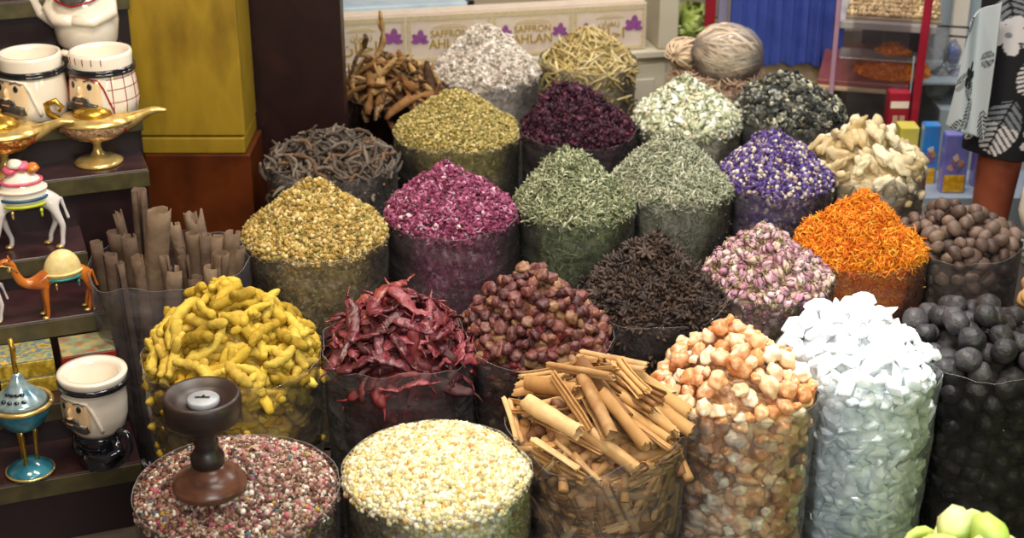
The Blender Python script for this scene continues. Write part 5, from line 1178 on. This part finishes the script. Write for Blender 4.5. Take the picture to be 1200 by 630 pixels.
# orange heap on the tray
q = PY(1037, 97, Yc+.22); zt = PY(1000, 94, Yc+.05).z
s_ = Sack(); s_.key = 'x'; s_.R, s_.z, s_.e, s_.p, s_.H, s_.ox, s_.oy, s_.seed, s_.cut = .125, zt+.004, 0, 1.6, .085, 0, 0, 99., []; s_.rough = .002; s_.x, s_.y = rc(q.x-.045, Yc+.19); s_.tab = np.full(360, s_.R)
V, T, K_ = core(s_, .004, .0, .006, .001, pal=np.array([lin('#c8681c')])); keep = V[:, 2] > s_.z-.006; 
pal = np.array([lin(c) for c in ('#d8741c','#e88c30','#c45e14','#f0a048')]); x, y = topsample(s_, 1500); z = surfN(s_, x, y, .006)
V[:, 2] = np.maximum(V[:, 2], zt+.001)
ch = [(V, T, K_)] + scatter([tri(v) for v in curls], np.stack([x, y, z], 1), frames(normals(s_, x, y, 0), .8), np.full(1500, .014), pal[rng.integers(0, 4, 1500)])
oh = link('orange_snack', bigmesh('orange_snack', ch), mat_attr('orange_snack'), loc=(s_.x, s_.y, 0)); tag(oh, 'heap of orange dried shreds on the red tray in the display case', 'dried shreds', kind='stuff')
# carton with red and white print and a red looped thing below the tray
cx = thing('red_carton', 'small red and white carton below the tray of the display case', 'carton', (PY(1036, 130, Yc-.02).x, Yc-.08, 0)); zlo = PY(1036, 175, Yc-.08).z; zhi = PY(1036, 109, Yc-.08).z; wx = PY(1060, 130, Yc-.08).x-PY(1036, 130, Yc-.08).x
link('carton_body', bevel_mesh('carton_body', boxg(0, 0, zlo, wx, .07, zhi), .002), M_rp, cx); obj('white_label', boxg(.004, -.0015, zhi-.05, wx-.004, 0, zhi-.028), M_wht, cx, smooth=False)
obj('panel_print', join(boxg(.014, -.0015, zlo+.01, .03, 0, zhi-.075), boxg(.036, -.0015, zlo+.01, .052, 0, zhi-.075)), mat_plain('tan_print', ['#c8a888','#b89878'], .5), cx, smooth=False)
pl = bobj('low_shelf', boxg(case.location.x-.1, Yc-.1, 0, PY(1062, 175, Yc-.1).x, Yc+.03, zlo), M_dk); tag(pl, 'dark low ledge in front of the display case under the red carton', 'ledge')
g = [tube([(.03*math.cos(a)+dx, 0, .02*math.sin(a)) for a in np.linspace(0, 2*PI, 20)], .005, 6) for dx in (-.03, .03)]
q = PY(998, 137, Yc-.04); o = obj('red_cord_loop', join(*g), M_rp, loc=(q.x, Yc-.05, q.z)); 
q.z = zlo+.026; o.location.z = zlo+.026; tag(o, 'loops of red cord inside the dark lower part of the display case', 'cord')
# right half: pale glazed cabinet behind the packets
cab2 = thing('glazed_cabinet', 'pale blue-grey glazed cabinet with hook rails behind the person', 'cabinet', (PY(1098, 60, 5.0).x, 5.0, 0))
M_pb = mat_plain('pale_blue_panel', ['#a4b0b6','#b8c4c8'], .35, 3)
cb('back_panel', 1078, 1300, -60, 200, 5.3, 5.32, M_pb, par=cab2, Yr=5.3); cb('base_unit', 1078, 1300, 128, 330, 5.0, 5.3, M_pb, par=cab2); cb('mid_ledge', 1080, 1300, 96, 100, 5.02, 5.29, M_pb, par=cab2)
cb('stile', 1122, 1127, -60, 128, 5.25, 5.28, M_wht, par=cab2)
for pz, pxa, pxb in ((30, 1098, 1145), (42, 1112, 1150)):
    a_, b_ = PY(pxa, pz, 5.15), PY(pxb, pz+3, 5.15); r_ = obj('hook_rail', tube([(a_.x-cab2.location.x, .15, a_.z), (b_.x-cab2.location.x, .15, b_.z), (b_.x-cab2.location.x, .15, b_.z+.02)], .004, 6), M_dk, cab2)
M_bag = mat_film('small_bag_film', .35, '#ffffff', .1, 2.)
for i, (px_, py_, w_, h_, lb, inner) in enumerate(((1098, 60, .05, .075, 'clear plastic bag hanging from the rail beside the red post', None), (1118, 66, .03, .05, 'clear bag with something blue hanging in the glazed cabinet', '#2858b0'), (1100, 100, .045, .06, 'dark filled plastic bag on the ledge behind the red post', '#3a3638'), (1122, 92, .03, .03, 'lilac plastic bag on the ledge of the glazed cabinet', '#8c88b4'))):
    q = PY(px_, py_, 5.08); t = thing('hanging_bag', lb, 'plastic bag', (q.x, 5.1, q.z), 0, 'small plastic bags in the glazed cabinet')
    obj('bag_film', blob((w_, .025, h_), 3, .12, 2, i, .05, 5), M_bag, t)
    if inner: obj('bag_filling', blob((w_*.75, .018, h_*.75), 2, .15, 2, i+5), mat_plain('bag_filling', [inner, inner], .5), t)
# blue packets
def toy_pack(label, px0, px1, py0, py1, Y, tint):
    a_, b_ = PY(px0, py1, Y), PY(px1, py0, Y); w_, h_ = b_.x-a_.x, b_.z-a_.z
    t = thing('blue_packet', label, 'packet', (a_.x, Y, a_.z), 0, 'blue and violet picture packets on the low shelf')
    link('card', bevel_mesh('card', boxg(0, 0, 0, w_, .045, h_), .004), mat_plain('packet_card', tint, .3, 12, coat=.4), t)
    obj('yellow_band', boxg(.006, -.002, h_*.06, w_-.006, 0, h_*.34), mat_plain('yellow_print', ['#d8a820','#b88410','#e8c040'], .35, 40), t, smooth=False)
    for i in range(5):
        r = random.Random(i*7+px0); obj('blossom_print', slab([(w_*(.3+.12*i*.8)+.011*math.cos(k)*r.uniform(.5, 1.2), h_*(.45+.09*(i % 3))+.012*math.sin(k)*r.uniform(.5, 1.2)) for k in np.linspace(0, 2*PI, 9)[:-1]], -.0025-.0003*i), mat_plain('blossom_ink', [('#b89078', '#8c6078', '#c8b0a0', '#6c5890', '#a87848')[i]]*2, .4), t, smooth=False)
    return t
zsh = .255
toy_pack('light blue picture packet beside the red post, left of the violet one', 1076, 1104, 147, 222, 4.5, ['#1868b8','#2c80cc','#6a70b4'])
toy_pack('violet-blue picture packet with yellow base between the blue one and the leg', 1101, 1139, 158, 229, 4.42, ['#5a5ca8','#7470b8','#4868b4'])
toy_pack('narrow violet picture packet just left of the bare leg', 1138, 1160, 165, 226, 4.47, ['#6c5ca0','#8078b8'])
a_, b_ = PY(1060, 228, 4.4), PY(1230, 228, 4.4); ls = bobj('packet_shelf', boxg(a_.x, 4.38, 0, b_.x, 4.62, a_.z-.002), mat_plain('pale_shelf_board', ['#7c8898','#8c98a8'], .4, 6)); tag(ls, 'pale blue-grey low shelf carrying the picture packets', 'shelf')
yb = bobj('yellow_box', boxg(PY(1050, 160, 4.6).x, 4.55, 0, PY(1072, 160, 4.6).x, 4.62, PY(1050, 150, 4.55).z), mat_plain('yellow_card', ['#c8b848','#d4c460'], .4)); tag(yb, 'yellow carton edge between the ginger and the red post', 'carton')
# ------------------------------------------------------------------ the person at the right edge
M_skin = mat_plain('skin', ['#8a4630','#96503a'], .45, 20, .1, spec=.4)
Yp = 4.02; kx = PY(1168, 210, Yp); K0 = kx.x
pr = thing('person', 'person at the right edge in black and white floral shorts, one bare leg in view', 'person', (K0+.12, Yp, 0))
dx = -.12
V = [(0, 0, .93), (0, .0, 1.08), (0, .01, 1.25), (0, .01, 1.4), (0, 0, 1.5), (0, -.02, 1.6), (0, -.02, 1.7),
     (-.1, 0, .86), (dx, -.01, .5), (dx, .02, .27), (dx, .01, .08), (dx-.01, -.1, .03), (dx-.015, -.17, .02),
     (.1, 0, .86), (-dx, .03, .5), (-dx, .06, .27), (-dx, .05, .08), (-dx+.01, -.06, .03), (-dx+.015, -.13, .02),
     (-.17, 0, 1.4), (-.23, .02, 1.18), (-.18, -.17, 1.2), (-.13, -.24, 1.24), (.17, 0, 1.4), (.23, .02, 1.18), (.18, -.17, 1.2), (.13, -.24, 1.24)]
E = [(0, 1), (1, 2), (2, 3), (3, 4), (4, 5), (5, 6), (0, 7), (7, 8), (8, 9), (9, 10), (10, 11), (11, 12), (0, 13), (13, 14), (14, 15), (15, 16), (16, 17), (17, 18), (3, 19), (19, 20), (20, 21), (21, 22), (3, 23), (23, 24), (24, 25), (25, 26)]
R = [(.14, .1), (.12, .09), (.14, .1), (.13, .09), .05, .075, .08, .09, .068, .056, .04, .035, .025, .09, .068, .056, .04, .035, .025, .055, .042, .033, .03, .055, .042, .033, .03]
body = skin('body', V, E, R, M_skin, pr)
def skin_col(h): return lin(h)
BLK, WHI, GRY = lin('#1c1a20'), lin('#cfc8cc'), lin('#7c8088')
def print_col(u_, v_):
    """black cloth printed with white blossoms and fronds"""
    c = BLK
    for (cu, cv, ang_, L_, wd, nn) in ((.3, .12, 1.2, .2, .055, 9), (.74, .02, 1.3, .26, .08, 9), (.95, .38, 1.2, .26, .08, 9), (.8, .5, 1.9, .24, .08, 9), (.75, .78, .5, .2, .06, 9), (.35, .3, 2.3, .2, .06, 9), (.15, .02, .9, .2, .06, 9), (.62, .05, 1.9, .22, .06, 10), (.1, .36, .6, .16, .05, 8), (.85, .3, 1.4, .2, .06, 9), (.45, .5, .2, .16, .045, 8), (.95, .62, 1.8, .2, .05, 9), (.05, .7, 1.0, .2, .06, 9), (.6, .8, 1.5, .2, .06, 9)):
        for per in (-1, 0, 1):
            du, dv = u_-cu-per, v_-cv; a = du*math.cos(ang_)+dv*math.sin(ang_); b_ = -du*math.sin(ang_)+dv*math.cos(ang_)
            if 0 < a < L_*1.25 and abs(b_) < wd*1.0*math.sin(PI*min(1, a/L_*.9+.1))**.6:
                if abs(b_) > .004 and (a*nn/L_*1. + abs(b_)*26) % 1. < .62: c = GRY if a/L_ > .55 else WHI
    for (cu, cv, rr) in ((.28, .43, .085), (.75, .55, .09), (.5, .95, .08), (.02, .93, .08), (.93, .1, .07)):
        for per in (-1, 0, 1):
            du, dv = u_-cu-per, v_-cv; r_ = math.hypot(du, dv); a = math.atan2(dv, du)
            if r_ < rr*(.42+.58*abs(math.cos(a*2.5))): c = WHI
            if r_ < rr*.14: c = GRY
    return c
def garment(name, fn, nu, nv, parent, thick=.004, us=1., vs=1., uo=0., vo=0., inv=False):
    V = [fn(i/nu, j/nv) for j in range(nv+1) for i in range(nu+1)]; w_ = nu+1; V = np.array(V, float)
    T = []
    for j in range(nv):
        for i in range(nu): a = j*w_+i; T += [(a, a+1, a+w_+1), (a, a+w_+1, a+w_)]
    K = np.array([print_col(((i/nu)*us+uo), ((j/nv)*vs+vo) % 1.) for j in range(nv+1) for i in range(nu+1)])
    if inv: K = np.where(K.sum(1)[:, None] < .2, np.array(lin('#b4bcc4')), np.array(lin('#1c1a20')))
    me = bigmesh(name, [(V, np.array(T), K)]); me.polygons.foreach_set('use_smooth', [True]*len(me.polygons)); o = link(name, me, M_cloth, parent)
    md = o.modifiers.new('t', 'SOLIDIFY'); md.thickness = thick; md.offset = 0; return o
M_cloth = mat_attr('floral_cloth', .7, .25)
zk = PY(1168, 186, Yp-.08).z
def leg_fn(sx, cx_, zb):
    def f(u_, v_):
        th = 2*PI*u_; z = zb + (.98-zb)*v_; r_ = (.092+.03*v_) * (1+.05*math.sin(3*th+v_*4)); x = cx_*(1-v_*.25) + r_*math.cos(th)*1.08; y = r_*1.05*math.sin(th)
        return (x, y, z + .006*math.sin(th*2+sx)*(1-v_))
    return f
garment('shorts_leg', leg_fn(0, dx, zk), 170, 190, pr, us=1.0, vs=.8, uo=.1); garment('shorts_leg', leg_fn(1, -dx, zk+.01), 170, 190, pr, us=1.0, vs=.8, uo=.6)
def shirt(u_, v_):
    th = -PI*.5 + .35 + (2*PI-.7)*u_; z = .82 + (1.44-.82)*v_; k = 1-v_; r_ = .155+.02*k + .012*math.sin(th*5+2*v_); sq = .72
    return (r_*math.cos(th), r_*sq*math.sin(th), z)
garment('shirt', shirt, 200, 150, pr, us=1.6, vs=1., uo=.4)
# the loose panel of cloth hanging on the left of the thigh
def flap(u_, v_):
    tl, tr_, bl_, br = PY(1136, 22, Yp-.1), PY(1172, 0, Yp-.13), PY(1109, 146, Yp-.06), PY(1153, 165, Yp-.13)
    p = (tl*(1-u_)+tr_*u_)*v_ + (bl_*(1-u_)+br*u_)*(1-v_); return (p.x-pr.location.x, p.y-pr.location.y - .018*math.sin(u_*6+v_*2), p.z)
garment('loose_panel', flap, 60, 110, pr, us=.5, vs=.7, uo=.1, vo=.1, inv=True)
def sleeve(sx):
    def f(u_, v_):
        th = 2*PI*u_; p0 = Vector((sx*.16, 0, 1.42)); p1 = Vector((sx*.235, 0, 1.16)); p = p0.lerp(p1, v_); r_ = .07+.02*v_; return (p.x+r_*math.cos(th), p.y+r_*math.sin(th), p.z)
    return f
garment('sleeve', sleeve(-1), 60, 40, pr, us=.6, vs=.4); garment('sleeve', sleeve(1), 60, 40, pr, us=.6, vs=.4, uo=.3)
M_hair = mat_plain('dark_hair', ['#1a1412','#2a1e1a'], .6, 60, .5); obj('hair', xf(blob((.088, .1, .09), 3, .04, 2, 3), None, 1, (0, .012, 1.735)), M_hair, pr)
for s_ in (-1, 1): obj('eye', xf(blob((.012, .008, .008), 2, 0), None, 1, (s_*.03, -.088, 1.7)), M_blk, pr); obj('ear', xf(blob((.01, .018, .028), 2, .1), None, 1, (s_*.082, -.01, 1.69)), M_skin, pr)
obj('nose', xf(blob((.012, .018, .024), 2, .05), None, 1, (0, -.1, 1.68)), M_skin, pr); obj('mouth', xf(blob((.024, .008, .007), 2, .05), None, 1, (0, -.09, 1.642)), mat_plain('lips', ['#7a3430']*2, .4), pr)
for sx, hx, hy, hz in ((-1, -.13, -.24, 1.24), (1, .13, -.24, 1.24)):
    Vh = [(0, 0, 0), (0, -.01, -.05)]; Eh = [(0, 1)]; Rh = [(.028, .016), (.036, .014)]
    for i, (ox_, l_) in enumerate(((-.03, .07), (-.011, .082), (.009, .078), (.027, .062))):
        b0_ = len(Vh); Vh += [(ox_, -.012, -.085), (ox_*1.1, -.02, -.085-l_*.5), (ox_*1.05, -.036, -.085-l_*.92)]; Eh += [(1, b0_), (b0_, b0_+1), (b0_+1, b0_+2)]; Rh += [.0095, .0088, .0075]
    b0_ = len(Vh); Vh += [(-sx*.04, -.02, -.05), (-sx*.052, -.035, -.08)]; Eh += [(0, b0_), (b0_, b0_+1)]; Rh += [.012, .009]
    h_ = skin('hand', Vh, Eh, Rh, M_skin, pr, 1); h_.location = (hx, hy, hz); h_.rotation_euler = (-1.9, 0, -sx*.9)
for sx in (dx, -dx): obj('sandal', (lambda g: g)(xf(blob((.05, .13, .016), 3, 0), None, 1, (sx*1.08, -.06 + (.04 if sx > 0 else 0), .012))), M_blk, pr)
# white crumpled bag beside the leg
q = PY(1199, 232, Yp-.2); t = thing('white_bag', 'white crumpled bag with dark stripes hanging at the right edge of the photo', 'bag', (q.x+.035, Yp-.22, q.z))
obj('bag_body', blob((.05, .04, .1), 3, .14, 2, 5, .05, 6), M_wht, t)
bt = obj('striped_part', xf(blob((.052, .042, .06), 3, .1, 2, 9), None, 1, (.006, 0, -.13)), mat_plain('stripes', ['#18181c','#c8c4c0','#18181c','#b8b4b0','#1c1c20'], .6, 24, vec=(.2, .2, 1.6)), t)
obj('bag_handle', tube([(0, 0, .08), (.02, 0, .3), (.05, .05, .55)], .004, 6), M_wht, t)
# ------------------------------------------------------------------ lights of the shop, with added tint and fill lights
def area(name, loc, tgt, w, h, power, col):
    l = bpy.data.lights.new(name, 'AREA'); l.shape = 'RECTANGLE'; l.size = w; l.size_y = h; l.energy = power; l.color = col
    o = bpy.data.objects.new(name, l); C.objects.link(o); o.location = loc; o.rotation_euler = (Vector(tgt)-Vector(loc)).to_track_quat('-Z', 'Y').to_euler(); return o
def spot(name, loc, tgt, power, col, size=50, blend=.8, r=.05):
    l = bpy.data.lights.new(name, 'SPOT'); l.energy = power; l.color = col; l.spot_size = math.radians(size); l.spot_blend = blend; l.shadow_soft_size = r
    o = bpy.data.objects.new(name, l); C.objects.link(o); o.location = loc; o.rotation_euler = (Vector(tgt)-Vector(loc)).to_track_quat('-Z', 'Y').to_euler(); return o
area('ceiling_lamp', (.1, 2.6, 3.0), (.1, 3.1, .5), .9, .2, 38, (1, .93, .82))
area('ceiling_lamp', (.2, 4.6, 3.0), (.2, 4.7, .5), 1.1, .25, 36, (1, .93, .84))
area('ceiling_lamp', (-1.0, 2.2, 2.6), (-1.0, 3.3, .6), .5, .4, 17, (1, .78, .5))
area('ceiling_lamp', (1.6, 4.3, 2.8), (1.2, 4.9, .6), .8, .6, 24, (.93, .96, 1))
area('front_light', (.5, -.9, 2.45), (.2, 3.2, .3), 1.6, .3, 52, (1, .95, .88))
area('tint_light', (1.5, 1.3, .9), (.8, 2.7, .3), .25, .5, 4.5, (.75, 1, .3))  # added green-yellow light, tints the film of the crystal sack
area('tint_light', (.35, 1.0, .8), (.65, 2.6, .25), .15, .5, 2.0, (.35, .75, 1))  # added bluish light for cool reflections on the crystal sack's plastic
area('front_light', (.3, 1.6, 2.5), (0, 4.6, .2), 1.0, .25, 15, (1, .94, .86))  # added fill light, brightens the sides of the back-row sacks
spot('ceiling_spot', (.78, 2.45, 2.7), (.68, 2.72, .5), 230, (.97, .99, 1), 16, .9)
spot('ceiling_spot', (.2, 1.7, 2.8), (.15, 2.5, .5), 32, (1, .95, .86), 34, .9)
w = bpy.data.worlds.new('World'); bpy.context.scene.world = w; w.use_nodes = True; w.node_tree.nodes['Background'].inputs[0].default_value = (.95, .9, .85, 1); w.node_tree.nodes['Background'].inputs[1].default_value = .09
# ------------------------------------------------------------------ camera
cd = bpy.data.cameras.new('camera'); cam = bpy.data.objects.new('camera', cd); C.objects.link(cam); cam.location = (0, 0, CAM_H); cam.rotation_euler = (PI/2-PITCH, 0, 0)
cd.sensor_width = 36; cd.lens = 54; cd.clip_start = .05; cd.dof.use_dof = True; cd.dof.focus_distance = 3.0; cd.dof.aperture_fstop = 5.0
sc = bpy.context.scene; sc.camera = cam
vs = sc.view_settings; vs.view_transform = 'Standard'; vs.look = 'None'; vs.gamma = 1; vs.use_curve_mapping = False; vs.exposure = .34
try:
    cy = sc.cycles; cy.transparent_max_bounces = 12; cy.max_bounces = 8; cy.caustics_reflective = False; cy.caustics_refractive = False; cy.sample_clamp_indirect = 6
    cy.use_denoising = True
except Exception: pass
